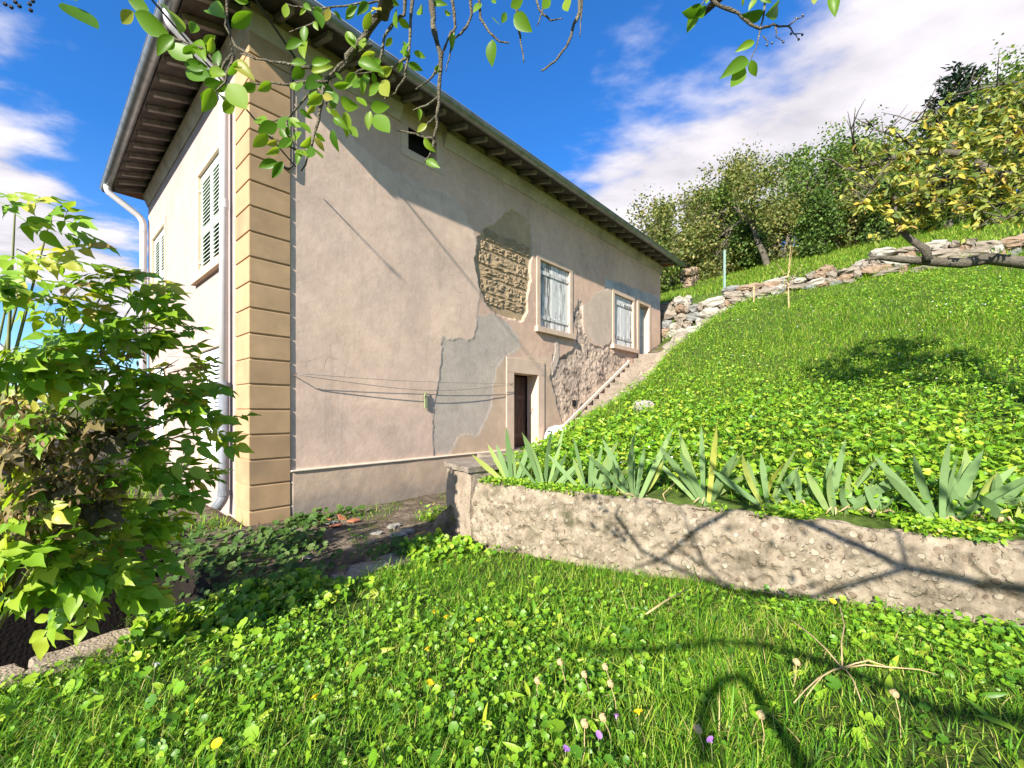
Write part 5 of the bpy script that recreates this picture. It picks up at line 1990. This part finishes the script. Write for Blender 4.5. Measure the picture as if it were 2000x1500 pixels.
# conifer
X = (1868 - 1000) / FPX * 30
cp = Vector((X, 30, float(terrain(np.array([X]), np.array([30.0]))[0])))
con = empty('conifer', cp)
tag(con, 'dark spreading conifer rising above the wood', 'tree')
rs = np.random.default_rng(77)
Hc = EYE + (HZ - 140) / FPX * 30 - cp.z
mb = MB().tube([(0, 0, 0), (0.1, 0, Hc * 0.5), (0, 0, Hc * 0.97)], [0.28, 0.17, 0.03], 8)
NP, ND = [], []
for i in range(60):
    f = 0.15 + 0.85 * i / 60
    z0 = Hc * f
    th = i * 2.4 + rs.uniform(-0.3, 0.3)
    ln = (1 - f) ** 0.7 * 3.6 * rs.uniform(0.7, 1.2) + 0.3
    e = Vector((math.cos(th) * ln, math.sin(th) * ln, z0 + ln * rs.uniform(0.05, 0.5)))
    mb.tube([(0, 0, z0), tuple(e * 0.5 + Vector((0, 0, z0 * 0.5 - 0.05))), tuple(e)], [0.05, 0.03, 0.01], 4)
    for q in range(int(45 * ln)):
        u_ = rs.uniform(0.15, 1.0)
        NP.append(np.array([e.x * u_, e.y * u_, z0 + (e.z - z0) * u_]) + rs.normal(0, 0.16, 3))
        ND.append(th + rs.normal(0, 0.7))
mb.build('trunk', M['bark'], con, smooth=True)
NP = np.array(NP)
n = len(NP)
o = obj('crown', scatter_mesh(*leaf_tpl(3, 0.34, 0.2, 0.1), NP, basis(np.array(ND), rs.normal(0.35, 0.4, n), rs.normal(0, 0.7, n)), rs.uniform(0.25, 0.5, n), 'crown', M['t_pine'], rs.random(n)), con)
o['kind'] = 'stuff'

# sapling by the stone wall
p = ray_ground(1541, 603, 8)
hs = (603 - 480) / FPX * p.y
sap = empty('sapling', p)
tag(sap, 'thin young sapling with few leaves before the dry stone wall', 'sapling')
mb = MB().tube([(0, 0, -0.1), (-0.03, 0, hs * 0.5), (0.05, 0, hs)], [0.022, 0.015, 0.005], 6)
for t_ in ((-0.45, 0.1, 0.75), (0.4, 0.0, 0.62), (0.25, 0.1, 0.95), (-0.3, -0.1, 0.55)):
    mb.tube([(0, 0, hs * t_[2] * 0.6), (t_[0] * hs * 0.35, t_[1], hs * t_[2])], [0.008, 0.003], 5)
mb.build('trunk', M['straw'], sap)
n = 90
u_ = RNG.integers(0, 4, n)
c_ = np.array([(-0.16, 0.1, 0.75), (0.14, 0.0, 0.62), (0.09, 0.1, 0.95), (-0.1, -0.1, 0.5)])[u_] * hs + RNG.normal(0, 0.12, (n, 3))
o = obj('crown', scatter_mesh(*leaf_tpl(3, 0.5, 0.1, 0.3), c_, basis(RNG.uniform(0, 6.3, n), RNG.normal(-0.3, 0.5, n), RNG.normal(0, .6, n)), RNG.uniform(0.07, 0.13, n), 'crown', M['t_olive']), sap)
o['kind'] = 'stuff'


# ------------------------------------------------------------------ leaves as single parts
def leaf_parts(root, meshes, P, R, S, name, most=300):
    """the nearest leaves become objects of their own, the rest one part"""
    eye = np.array([0, 0, EYE])
    size = S / np.linalg.norm(P - eye, axis=1)
    ord_ = np.argsort(-size)
    rl = Vector(root.location)
    for i in ord_[:most]:
        o = bpy.data.objects.new(name, meshes[int(i) % len(meshes)])
        m4 = Matrix(R[i].tolist()).to_4x4()
        o.rotation_euler = m4.to_euler()
        o.location = Vector(P[i]) - rl
        o.scale = (S[i],) * 3
        link(o, root)
    return ord_[most:]


# yellow leaved fruit tree on the right
AY = 4.3
ap = at(2170, 505, AY - 0.3)
apz = float(terrain(np.array([ap.x]), np.array([ap.y]))[0])
apple = empty('fruit_tree', (ap.x, ap.y, apz))
tag(apple, 'fruit tree with yellowing leaves leaning in over the slope', 'tree')
AO = Vector(apple.location)
mb = MB()


def aw(*pts):
    return [at(px, py, d) - AO for px, py, d in pts]


mb.tube([Vector((0, 0, -0.2)), Vector((0.05, 0, 0.5)), at(2150, 512, AY - 0.25) - AO], [0.15, 0.12, 0.09], 10)
mb.tube(aw((2150, 512, AY - 0.25), (2000, 513, AY), (1930, 505, AY), (1880, 514, AY), (1820, 511, AY + .05), (1760, 507, AY + .1), (1715, 503, AY + .1), (1690, 508, AY + .1)), [0.085, 0.06, 0.055, 0.05, 0.042, 0.034, 0.022, 0.01], 9)
mb.tube(aw((1812, 508, AY), (1808, 487, AY), (1782, 470, AY + .05), (1757, 448, AY + .1), (1745, 422, AY + .1), (1752, 395, AY + .15), (1735, 360, AY + .2)), [0.04, 0.036, 0.03, 0.026, 0.02, 0.014, 0.007], 8)
mb.tube(aw((2150, 512, AY - .25), (2110, 420, AY), (2000, 350, AY + .1), (1940, 340, AY + .1), (1880, 300, AY + .2), (1800, 296, AY + .2), (1740, 310, AY + .2), (1690, 325, AY + .2), (1650, 331, AY + .2), (1625, 312, AY + .2), (1605, 308, AY + .2)), [0.085, 0.07, 0.05, 0.045, 0.036, 0.030, 0.024, 0.018, 0.013, 0.008, 0.004], 8)
limbs = [((2100, 430, AY), (2040, 300, AY + .3), (1980, 240, AY + .4), (1900, 215, AY + .4), (1850, 235, AY + .4)),
         ((2000, 350, AY + .1), (1960, 380, AY), (1900, 395, AY), (1850, 400, AY), (1800, 420, AY), (1770, 440, AY)),
         ((1880, 300, AY + .2), (1840, 260, AY + .3), (1800, 232, AY + .3), (1772, 245, AY + .3)),
         ((1800, 296, AY + .2), (1760, 270, AY + .2), (1715, 255, AY + .2), (1695, 240, AY + .2)),
         ((1740, 310, AY + .2), (1720, 340, AY), (1700, 370, AY), (1680, 400, AY)),
         ((1690, 325, AY + .2), (1668, 290, AY + .2), (1662, 250, AY + .2)),
         ((1940, 340, AY + .1), (1900, 345, AY - .1), (1840, 350, AY - .2), (1790, 365, AY - .2)),
         ((1830, 355, AY), (1822, 380, AY), (1822, 405, AY)), ((1840, 360, AY), (1810, 390, AY), (1795, 405, AY)),
         ((1960, 300, AY), (1990, 250, AY), (2010, 200, AY + .1)), ((2040, 400, AY - .3), (1985, 420, AY - .5), (1930, 430, AY - .5)),
         ((1870, 185, 5.2), (1930, 170, 5.0), (2000, 158, 4.9), (2150, 200, 4.6))]
lp = []
for lb_ in limbs:
    pw = aw(*lb_)
    mb.tube(pw, list(np.linspace(0.014, 0.003, len(pw))), 6)
    for a_, b_ in zip(pw[:-1], pw[1:]):
        for k_ in range(6):
            q = a_.lerp(b_, random.random())
            lp.append(q)
            e_ = q + Vector((random.uniform(-.28, .22), random.uniform(-.3, .3), random.uniform(-.12, .3)))
            mb.tube([q, q.lerp(e_, 0.5) + Vector((0, 0, random.uniform(-.03, .05))), e_], [0.007, 0.005, 0.002], 4)
            lp += [q.lerp(e_, 0.5), e_, e_]
mb.build('trunk', M['bark'], apple, smooth=True)
lp = np.array([tuple(q) for q in lp]) + np.array(tuple(AO))
blobs = [(1930, 290, 120, AY + .2), (1990, 330, 120, AY), (1840, 330, 110, AY + .1), (1760, 350, 90, AY + .1), (1720, 320, 65, AY + .1), (1880, 250, 80, AY + .2), (1980, 230, 70, AY + .2), (1800, 400, 75, AY), (1740, 410, 55, AY), (1900, 390, 90, AY - .1), (1990, 400, 80, AY - .2), (1960, 200, 35, AY + .2), (1700, 430, 30, AY), (2100, 320, 140, AY)]
PP = []
for bx_, by_, br, bd in blobs:
    nn = int(br * br * 0.043)
    c = np.array(tuple(at(bx_, by_, bd)))
    v = RNG.normal(0, 1, (nn, 3))
    v /= np.linalg.norm(v, axis=1)[:, None]
    v *= (RNG.random(nn) ** 0.4)[:, None] * np.array([br, br * 1.1, br]) * bd / FPX
    PP.append(c + v)
PP = np.concatenate(PP)
# pull the leaves towards the nearest twig so that clumps and gaps form
i0 = np.argmin(((PP[:, None] - lp[None]) ** 2).sum(-1), 1)
PP = PP + (lp[i0] - PP) * RNG.uniform(0.55, 0.95, len(PP))[:, None]
n = len(PP)
RR = orient(TOSUN[None] * 0.6 + np.array([0, 0, 0.5]) + RNG.normal(0, 0.55, (n, 3)), RNG.normal(0, 1, (n, 3)) + np.array([0, 0, -0.5]))
SS = RNG.uniform(0.05, 0.095, n)
AT = [leaf_tpl(5, 0.5, 0.22, 0.25), leaf_tpl(5, 0.42, 0.3, 0.4), leaf_tpl(5, 0.55, 0.1, 0.1)]
AM = [mesh_np('apple_leaf', tv, [np.array([f for f in tf if len(f) == 3]), np.array([f for f in tf if len(f) == 4])], M['apple'], {'rnd': np.zeros(len(tv))}, True) for tv, tf in AT]
rest = leaf_parts(apple, AM, PP, RR, SS, 'leaf')
o = obj('foliage', scatter_mesh(*AT[0], PP[rest] - np.array(tuple(AO)), RR[rest], SS[rest], 'foliage', M['apple']), apple)
o['kind'] = 'stuff'

# ------------------------------------------------------------------ box elder on the left
eb = np.array([-3.60, 2.75, -1.55])
elder = empty('maple_shrub', tuple(eb))
tag(elder, 'large leafy shrub with drooping compound leaves beside the house front', 'shrub')
EO = Vector(elder.location)
blobs = [(30, 400, 42, 2.5), (95, 440, 40, 2.6), (60, 500, 60, 2.6), (20, 560, 60, 2.4), (130, 590, 70, 2.7), (210, 560, 55, 2.9), (275, 570, 55, 3.1), (300, 640, 60, 3.1), (220, 660, 85, 2.9), (120, 690, 100, 2.7),
         (30, 700, 90, 2.5), (320, 720, 70, 3.2), (250, 770, 90, 3.0), (365, 740, 45, 3.3), (405, 835, 42, 3.4), (335, 820, 65, 3.15), (150, 820, 110, 2.7), (40, 850, 100, 2.5), (260, 890, 85, 3.0), (340, 930, 50, 3.2),
         (130, 950, 100, 2.7), (40, 980, 90, 2.5), (230, 1000, 70, 2.9), (100, 1060, 70, 2.6), (170, 1090, 60, 2.7), (20, 1060, 50, 2.4), (210, 1130, 40, 2.8), (60, 1110, 70, 2.6), (150, 1140, 55, 2.75), (260, 1060, 60, 3.0), (310, 1000, 50, 3.15), (230, 1150, 45, 2.9), (-110, 760, 90, 2.9), (-120, 1000, 120, 2.8)]
mb = MB()
PP, DD = [], []
hub = np.array([-3.35, 2.75, 0.9])
for i, (bx_, by_, br, bd) in enumerate(blobs):
    c = np.array(tuple(at(bx_, by_, bd)))
    rw = br * bd / FPX
    rot = Vector(eb + np.array([random.uniform(-.15, .15), random.uniform(-.15, .15), 0]))
    mid_ = Vector(tuple(hub + (c - hub) * 0.35)) + Vector((random.uniform(-.1, .1), random.uniform(-.1, .1), 0.12))
    mb.tube([rot - EO, Vector(tuple(hub * 0.6 + eb * 0.4)) - EO, mid_ - EO, Vector(tuple(c)) - EO], [0.022, 0.018, 0.012, 0.004], 6)
    nn = max(5, int(br * br * 0.0038 * (1.3 if by_ > 850 else 1.0)))
    for k_ in range(nn):
        v = RNG.normal(0, 1, 3)
        v = v / np.linalg.norm(v) * RNG.random() ** 0.4 * rw
        st = c + v * 0.55
        out = c + v - hub
        PP.append(st)
        DD.append(math.atan2(v[1] + out[1] * 0.15, v[0] + out[0] * 0.25))
        if k_ % 3 == 0:
            mb.tube([Vector(tuple(c)) - EO, Vector(tuple(st)) - EO], [0.005, 0.002], 4)
mb.build('stems', M['stem'], elder, smooth=True)
PP = np.array(PP)
n = len(PP)
DD = np.array(DD) + RNG.normal(0, 0.4, n)
RR = orient(TOSUN[None] * 0.75 + np.array([0, 0, 0.55]) + RNG.normal(0, 0.42, (n, 3)), np.stack([np.cos(DD), np.sin(DD), -0.45 + 0 * DD], 1) + RNG.normal(0, 0.15, (n, 3)))
SS = RNG.uniform(0.17, 0.31, n)
CT = [compound_tpl(k_, 5 if k_ != 2 else 3) for k_ in range(4)]
CM = [mesh_np('compound_leaf', tv, [np.array(tf)], M['elder'], {'rnd': np.linspace(0, 0.15, len(tv))}, True) for tv, tf in CT]
CD = [mesh_np('withered_leaf', tv, [np.array(tf)], M['elder_dry'], {'rnd': np.linspace(0, 0.15, len(tv))}, True) for tv, tf in CT[:2]]
pxx = 1000 + FPX * PP[:, 0] / PP[:, 1]
pyy = HZ - FPX * (PP[:, 2] - EYE) / PP[:, 1]
wither = (pxx < 210) & (pyy > 790) & (pyy < 1040) & (RNG.random(n) < 0.55)
rest = leaf_parts(elder, CM, PP[~wither], RR[~wither], SS[~wither], 'leaf', 260)
rest = np.flatnonzero(~wither)[rest]
dead = leaf_parts(elder, CD, PP[wither], RR[wither], SS[wither] * 0.8, 'withered_leaf', 100)
if len(rest):
    o = obj('foliage', scatter_mesh(*CT[0], PP[rest] - eb, RR[rest], SS[rest], 'foliage', M['elder']), elder)
    o['kind'] = 'stuff'
# hanging bunches of brown winged seeds
for (bx_, by_, bd) in ((110, 900, 2.5), (60, 880, 2.45), (40, 950, 2.4), (150, 930, 2.55), (90, 980, 2.5), (250, 690, 2.8), (180, 960, 2.6), (120, 1010, 2.5), (20, 790, 2.4), (75, 830, 2.4), (130, 860, 2.5), (10, 900, 2.35), (170, 880, 2.55), (60, 1000, 2.4), (30, 860, 2.4), (200, 930, 2.7), (95, 850, 2.45)):
    k = 46
    c = np.array(tuple(at(bx_, by_, bd))) + RNG.normal(0, 0.05, (k, 3)) * np.array([1, 1, 1.3])
    o = obj('seed_bunch', scatter_mesh(*leaf_tpl(3, 0.36, 0.05, 0.1), c - eb, basis(RNG.uniform(0, 6.3, k), RNG.normal(-0.9, 0.3, k), RNG.normal(0, .6, k)), RNG.uniform(0.035, 0.055, k), 'seed_bunch', M['seed']), elder)
    o['kind'] = 'stuff'

# ------------------------------------------------------------------ tree over the camera: its trunk stands behind the viewer
ob = Vector((2.7, -2.2, 0.1))
over = empty('overhanging_tree', ob)
tag(over, 'tree whose thin lichen covered branches hang down before the sky', 'tree')
mb = MB()
mb.tube([(0, 0, -0.3), (0.0, 0.05, 1.0), (-0.08, 0.1, 2.0), (-0.2, 0.3, 2.7)], [0.11, 0.09, 0.08, 0.07], 10)


def ow(*pts):
    return [Vector(q) - ob for q in pts]


def oa(d, *pts):
    return [at(q[0], q[1], q[2] if len(q) > 2 else d) - ob for q in pts]


top = Vector((2.5, -1.9, 2.75))
mb.tube(ow(top, (0.75, -1.0, 2.95), (0.2, 0.15, 3.05), (-0.15, 0.9, 3.05), (-0.45, 1.5, 2.98)), [0.04, 0.03, 0.026, 0.024, 0.022], 9)
mb.tube(ow((0.75, -1.0, 2.95), (0.1, -0.95, 2.75), (-0.5, -0.9, 2.8), (-1.1, -0.3, 2.95), (-1.0, 0.5, 2.9), (-0.75, 0.9, 2.75)), [0.026, 0.022, 0.02, 0.018, 0.015, 0.01], 8)
mb.tube(ow(top, (1.5, -0.6, 3.15), (1.35, 0.6, 3.2), (0.9, 1.5, 3.2), (0.75, 1.7, 3.17)), [0.032, 0.026, 0.02, 0.016, 0.012], 8)
mb.tube(ow((0.2, 0.15, 3.05), (0.3, 0.8, 3.0), (0.25, 1.4, 3.0)), [0.03, 0.022, 0.014], 7)
mb.tube(ow((0.2, 0.15, 3.05), (-0.35, 0.2, 2.75), (-0.7, 0.1, 2.6), (-1.0, 0.25, 2.45)), [0.026, 0.02, 0.014, 0.006], 6)
mb.tube(ow((0.1, -0.95, 2.75), (0.0, -0.3, 2.45), (-0.25, 0.05, 2.4)), [0.022, 0.016, 0.008], 6)
LV = Vector((1.2875, 2.469, -1.47))


def tube_from_shadow(pts, k, r):
    W_ = [ray_ground(*q) + Vector((0, 0, 0.06)) - LV * (k + 0.05 * math.sin(i * 1.7)) - ob for i, q in enumerate(pts)]
    mb.tube(W_, r, 8)
    return W_


w1 = tube_from_shadow(((960, 1255), (1080, 1268), (1180, 1292), (1290, 1288), (1400, 1272), (1500, 1280), (1600, 1310), (1700, 1350), (1850, 1420)), 1.75, [0.006, 0.012, 0.017, 0.02, 0.022, 0.024, 0.027, 0.03, 0.034])
mb.tube([w1[-1], Vector((-0.4, 0.4, 2.2)), Vector((-0.2, 0.3, 2.6))], [0.034, 0.04, 0.05], 8)
tube_from_shadow(((1372, 1520), (1370, 1440), (1382, 1385), (1412, 1350), (1445, 1343), (1475, 1372), (1500, 1420), (1540, 1480), (1580, 1540)), 1.45, [0.03, 0.03, 0.028, 0.026, 0.025, 0.028, 0.03, 0.033, 0.036])  # added unseen loop, no real branch; shaped to cast the viewer's arm shadow
rs = np.random.default_rng(5)
for st_, dr_ in (((0.75, -1.0, 2.95), (0.3, 0.6, 0.1)), ((0.2, 0.15, 3.05), (0.8, 0.3, 0.1)), ((-0.5, -0.9, 2.8), (-0.2, 0.8, 0.15)), ((1.5, -0.6, 3.15), (0.6, 0.5, 0.2)), ((0.1, -0.95, 2.75), (-0.4, 0.3, -0.15)), ((1.35, 0.6, 3.2), (0.7, 0.2, 0.3))):
    sub_ = MB()
    tp_ = []
    grow(Vector(st_) - ob, dr_, 0.75, 0.018, 2, rs, 0.3, (2, 3), 0.05, 0.7, sub_, tp_, 6, 4, 0.6)
    pv = np.array(sub_.v) + np.array(tuple(ob))
    # this part of the crown stays above the picture
    lim = EYE + (HZ + 60) / FPX * np.maximum(pv[:, 1], 0.0) + 0.15
    pv[:, 2] = np.maximum(pv[:, 2], lim)
    sub_.v = [tuple(q) for q in pv - np.array(tuple(ob))]
    mb.add(sub_.v, sub_.f)
mb.build('trunk', M['bark'], over, smooth=True)
D1 = 1.5
TW = [
    (0.017, 1.5, [(780, -60), (762, 0), (735, 42), (700, 92), (672, 125), (640, 155), (622, 170)]),
    (0.007, 1.5, [(724, 89), (690, 105), (665, 130), (635, 158), (600, 185), (565, 230), (524, 240)]),
    (0.006, 1.45, [(645, 131), (590, 131), (545, 121), (500, 115), (470, 105)]),
    (0.0055, 1.45, [(640, 160), (600, 158), (560, 165), (520, 160), (488, 166)]),
    (0.006, 1.45, [(632, 168), (625, 220), (615, 262), (608, 292), (588, 334)]),
    (0.004, 1.42, [(608, 296), (578, 292), (548, 278), (524, 262)]),
    (0.004, 1.42, [(560, 235), (565, 262), (580, 285)]),
    (0.0045, 1.45, [(622, 172), (640, 205), (655, 235), (672, 250)]),
    (0.0045, 1.45, [(500, 115), (460, 90), (440, 50), (445, 0), (450, -60)]),
    (0.004, 1.0, [(440, -80), (445, 40), (455, 105)]),
    (0.004, 1.0, [(455, 105), (430, 140), (400, 95), (330, 72)]),
    (0.004, 1.0, [(455, 105), (440, 160), (420, 180)]),
    (0.004, 1.45, [(768, 5), (735, 3), (690, 8), (640, 14), (600, 18), (560, 8)]),
    (0.0045, 1.45, [(645, 15), (610, 45), (565, 63)]),
    (0.011, 1.5, [(834, -60), (843, 20), (850, 60), (860, 105), (862, 150), (858, 200), (852, 245), (848, 272)]),
    (0.006, 1.5, [(848, 272), (830, 270), (812, 262), (776, 255)]),
    (0.005, 1.5, [(848, 275), (842, 298), (827, 320)]),
    (0.005, 1.5, [(861, 120), (845, 150), (828, 163), (812, 175)]),
    (0.005, 1.5, [(857, 190), (832, 205), (806, 216)]),
    (0.0045, 1.5, [(855, 225), (840, 238), (832, 244)]),
    (0.007, 1.5, [(880, -60), (884, 15), (888, 52), (878, 72), (866, 100), (862, 125)]),
    (0.004, 1.5, [(888, 55), (880, 100), (871, 140)]),
    (0.007, 1.5, [(792, -50), (788, 30), (768, 45), (752, 72), (746, 110), (730, 130), (690, 145)]),
    (0.006, 1.48, [(812, -40), (802, 40), (798, 112), (790, 150), (772, 180), (750, 194)]),
    (0.005, 1.48, [(798, 112), (770, 130), (735, 140), (688, 146)]),
    (0.006, 1.52, [(916, -50), (922, 30), (912, 52), (895, 70), (878, 80)]),
    (0.0055, 1.52, [(932, -50), (938, 35), (956, 62), (976, 82), (994, 84)]),
    (0.0055, 1.55, [(1004, -50), (1010, 40), (1018, 85), (1023, 122)]),
    (0.007, 1.55, [(1136, -50), (1131, 25), (1118, 58), (1108, 90), (1085, 118), (1057, 139)]),
    (0.0045, 1.55, [(1036, -50), (1052, 20), (1075, 40), (1098, 36)]),
    (0.0045, 1.55, [(1064, -40), (1058, 25), (1049, 50)]),
    (0.004, 1.55, [(1138, -30), (1136, 30), (1132, 72)]),
    (0.008, 1.65, [(1340, -60), (1398, 8), (1440, 26), (1465, 48), (1485, 58), (1510, 50), (1540, 51)]),
    (0.004, 1.65, [(1495, -50), (1492, 30), (1484, 62), (1476, 95), (1467, 116)]),
    (0.003, 1.65, [(1540, 51), (1556, 38), (1570, 32)]), (0.003, 1.65, [(1540, 51), (1552, 66), (1567, 66)]), (0.0028, 1.65, [(1515, 52), (1516, 72), (1530, 80)]),
    (0.0025, 1.65, [(1552, 66), (1560, 76)]), (0.0025, 1.65, [(1490, 70), (1500, 82), (1498, 88)]),
    (0.004, 1.65, [(1392, -50), (1378, 0), (1362, 18)]),
    (0.0035, 1.65, [(1640, -60), (1625, -10)]), (0.0035, 1.65, [(1600, -60), (1590, -12)]),
    (0.003, 1.0, [(118, -60), (122, 0)]),
]
twl = []
for r_, d_, pts in TW:
    W_ = oa(d_, *pts)
    # knotty, slightly crooked twigs
    fine = []
    for a_, b_ in zip(W_[:-1], W_[1:]):
        for q in range(3):
            fine.append(a_.lerp(b_, q / 3) + Vector((random.uniform(-1, 1), random.uniform(-1, 1), random.uniform(-1, 1))) * r_ * 0.45)
    fine.append(W_[-1])
    rad = [r_ * (1 - 0.62 * i / (len(fine) - 1)) * random.uniform(0.85, 1.2) for i in range(len(fine))]
    MB().tube(fine, rad, 7).build('twig', M['twig'], over, smooth=True)
BER = MB()
for q in ((1568, 30), (1556, 36), (1567, 68), (1560, 77), (1530, 82), (1498, 88), (1545, 66), (1508, 84), (10, 8), (22, 14), (58, 8), (60, 20), (38, 12), (30, 4), (64, 2)):
    c = at(q[0], q[1], 1.65 if q[0] > 900 else 1.0) - ob
    r = 0.0042
    BER.tube([c - Vector((0, 0, r)), c - Vector((0, 0, r * .5)), c + Vector((0, 0, r * .5)), c + Vector((0, 0, r))], [r * .4, r, r, r * .4], 6)
BER.build('berries', M['plastic_black'], over)

OT = [leaf_tpl(7, 0.52, 0.18, 0.16, 0.9, 0.45), leaf_tpl(7, 0.46, 0.3, 0.3, 0.9, 0.45), leaf_tpl(7, 0.56, 0.08, -0.06, 0.9, 0.45)]
OM = [mesh_np('ovate_leaf', tv, [np.array([f for f in tf if len(f) == 3]), np.array([f for f in tf if len(f) == 4])], M['over'], {'rnd': np.zeros(len(tv))}, True) for tv, tf in OT]


def leaf_between(b, t, depth, dz=0.0):
    pb = at(b[0], b[1], depth)
    pt = at(t[0], t[1], depth + dz)
    d = pt - pb
    ln = d.length
    d.normalize()
    view = (pb - Vector((0, 0, EYE))).normalized()
    nrm = (-view + Vector((random.uniform(-.5, .5), random.uniform(-.5, .5), random.uniform(-.2, .6)))).normalized()
    nrm = (nrm - d * nrm.dot(d)).normalized()
    w = nrm.cross(d)
    o = obj('leaf', random.choice(OM), over, pb - ob)
    o.rotation_euler = Matrix((d, w, nrm)).transposed().to_euler()
    o.scale = (ln, ln * random.uniform(0.85, 1.1), ln)


Z1 = [((945, 190), (720, 65)), ((1000, 190), (940, -10)), ((975, 205), (860, 285)), ((1080, 335), (928, 255)), ((1150, 345), (1075, 175)), ((1135, 245), (1200, 195)), ((1065, 185), (1102, 110)), ((1215, 375), (1210, 270)), ((1160, 300), (1195, 205)),
      ((1165, 375), (1000, 352)), ((1180, 440), (1005, 372)), ((1265, 420), (1112, 400)), ((1190, 495), (1140, 622)), ((1310, 570), (1235, 630)), ((1275, 465), (1386, 622)), ((1262, 455), (1200, 515)), ((1305, 345), (1398, 412)), ((1290, 560), (1188, 520)),
      ((1260, 105), (1115, -10)), ((1290, 150), (1412, 68)), ((745, 62), (668, 130)), ((835, 62), (716, -6)), ((1270, 420), (1330, 350)), ((1140, 470), (1230, 450)), ((1020, 300), (1100, 250)), ((345, 15), (552, 182)), ((430, 8), (370, -20)), ((1390, 10), (1290, -10)), ((1180, 350), (1260, 385)), ((1120, 560), (1180, 500)),
      ((1590, 100), (1600, 20)), ((1740, 60), (1680, 10)), ((1760, 60), (1800, 140)), ((1930, 90), (1990, 30)), ((1690, 230), (1580, 260)), ((1700, 330), (1690, 190)), ((1710, 350), (1620, 345)), ((1740, 360), (1830, 330)), ((1860, 60), (1910, 110))]
for b_, t_ in Z1:
    leaf_between((b_[0] * .35, b_[1] * .35), (t_[0] * .35, t_[1] * .35), 1.0 if b_[0] < 1450 else 1.42, random.uniform(-0.02, 0.02))
Z2 = [((505, 175), (550, 260)), ((560, 235), (500, 180)), ((600, 170), (640, 60)), ((570, 345), (690, 375)), ((580, 330), (680, 295)), ((700, 450), (745, 545)), ((690, 460), (630, 540)), ((590, 430), (600, 520)), ((640, 600), (735, 595)), ((660, 640), (750, 750)), ((640, 620), (620, 720)), ((520, 700), (570, 770)), ((430, 720), (445, 840)), ((500, 620), (510, 760)),
      ((470, 560), (560, 600)), ((430, 480), (520, 470)), ((440, 520), (430, 600)), ((330, 580), (290, 640)), ((240, 610), (310, 660)), ((220, 680), (310, 730)), ((120, 690), (10, 740)), ((70, 750), (-20, 820)), ((130, 830), (70, 860)), ((150, 900), (90, 990)), ((120, 900), (10, 930)), ((170, 780), (130, 710)), ((200, 780), (260, 740)), ((250, 820), (310, 780)), ((60, 700), (-10, 640)), ((350, 760), (385, 790)), ((440, 640), (390, 570)), ((560, 540), (620, 600)), ((540, 490), (600, 440)), ((310, 400), (410, 360)), ((270, 370), (200, 440)), ((370, 420), (270, 500)),
      ((880, 290), (945, 320)), ((840, 285), (825, 220)), ((760, 210), (720, 260)), ((930, 80), (900, 30)), ((980, 30), (1060, 10)), ((1260, 20), (1210, 60)), ((1370, 130), (1400, 60)), ((1360, 140), (1315, 105)), ((1440, 80), (1530, 170)), ((1320, 220), (1310, 365)), ((1340, 20), (1310, -20)), ((1600, 50), (1640, -10)), ((1730, -10), (1745, 70)), ((1420, 40), (1490, -5)), ((790, 160), (770, 40)), ((550, 40), (500, 110)), ((700, 60), (640, 30)), ((1090, 80), (1040, 60))]
for b_, t_ in Z2:
    leaf_between((500 + b_[0] * .35, b_[1] * .35), (500 + t_[0] * .35, t_[1] * .35), 1.45 if b_[0] < 800 else 1.52, random.uniform(-0.03, 0.03))
for b_, t_ in (((1370, 15), (1336, 28)), ((1364, 18), (1342, 62)), ((1367, 14), (1375, 36)), ((1385, -5), (1378, 8)), ((1490, 28), (1456, 34)), ((1494, 30), (1536, 8)), ((1474, 82), (1440, 96)), ((1462, 117), (1417, 140)), ((1456, 132), (1426, 172)), ((1466, 117), (1476, 150)), ((1478, -4), (1462, 18)), ((1484, -5), (1505, 2)), ((1625, -10), (1632, 22)), ((1622, -10), (1640, 6)), ((1592, -10), (1590, 10)), ((1452, -4), (1450, 12))):
    leaf_between(b_, t_, 1.65, random.uniform(-0.03, 0.03))
for r_, d_, pts in TW:
    if not (480 < pts[-1][0] < 1000) or d_ < 1.3:
        continue
    for _ in range(4 if pts[-1][0] < 760 else 1):
        j = random.randrange(len(pts) - 1)
        f = random.random()
        bx_ = pts[j][0] * (1 - f) + pts[j + 1][0] * f
        by_ = pts[j][1] * (1 - f) + pts[j + 1][1] * f
        if by_ < 0:
            continue
        th = random.uniform(0, 6.28)
        ln = random.uniform(16, 34)
        leaf_between((bx_, by_), (bx_ + ln * math.cos(th), by_ + ln * (0.3 + 0.7 * abs(math.sin(th)))), d_ - 0.02, random.uniform(-0.03, 0.03))
# the rest of the crown, above and behind the frame, seen only as shade on slope and wall
cl = [(-0.3, 1.4, 3.25), (0.6, 0.9, 3.3), (1.2, 0.8, 3.4), (1.6, -0.5, 3.5), (0.9, 1.6, 3.45), (1.9, 0.6, 3.6), (2.3, 0.3, 3.3), (0.2, -0.4, 3.4), (1.4, 1.9, 3.6)]
P_ = np.concatenate([np.array(c) + RNG.normal(0, 0.42, (40, 3)) for c in cl])
# never in the picture: keep it above the upper edge of the frame
ok = (P_[:, 2] - EYE) > (HZ + 90) / FPX * np.maximum(P_[:, 1], 0.0) + 0.3
P_ = P_[ok]
n = len(P_)
o = obj('crown', scatter_mesh(*OT[0], P_ - np.array(tuple(ob)), basis(RNG.uniform(0, 6.3, n), RNG.normal(-0.3, 0.4, n), RNG.normal(0, .5, n)), RNG.uniform(0.07, 0.11, n), 'crown', M['over']), over)
o['kind'] = 'stuff'
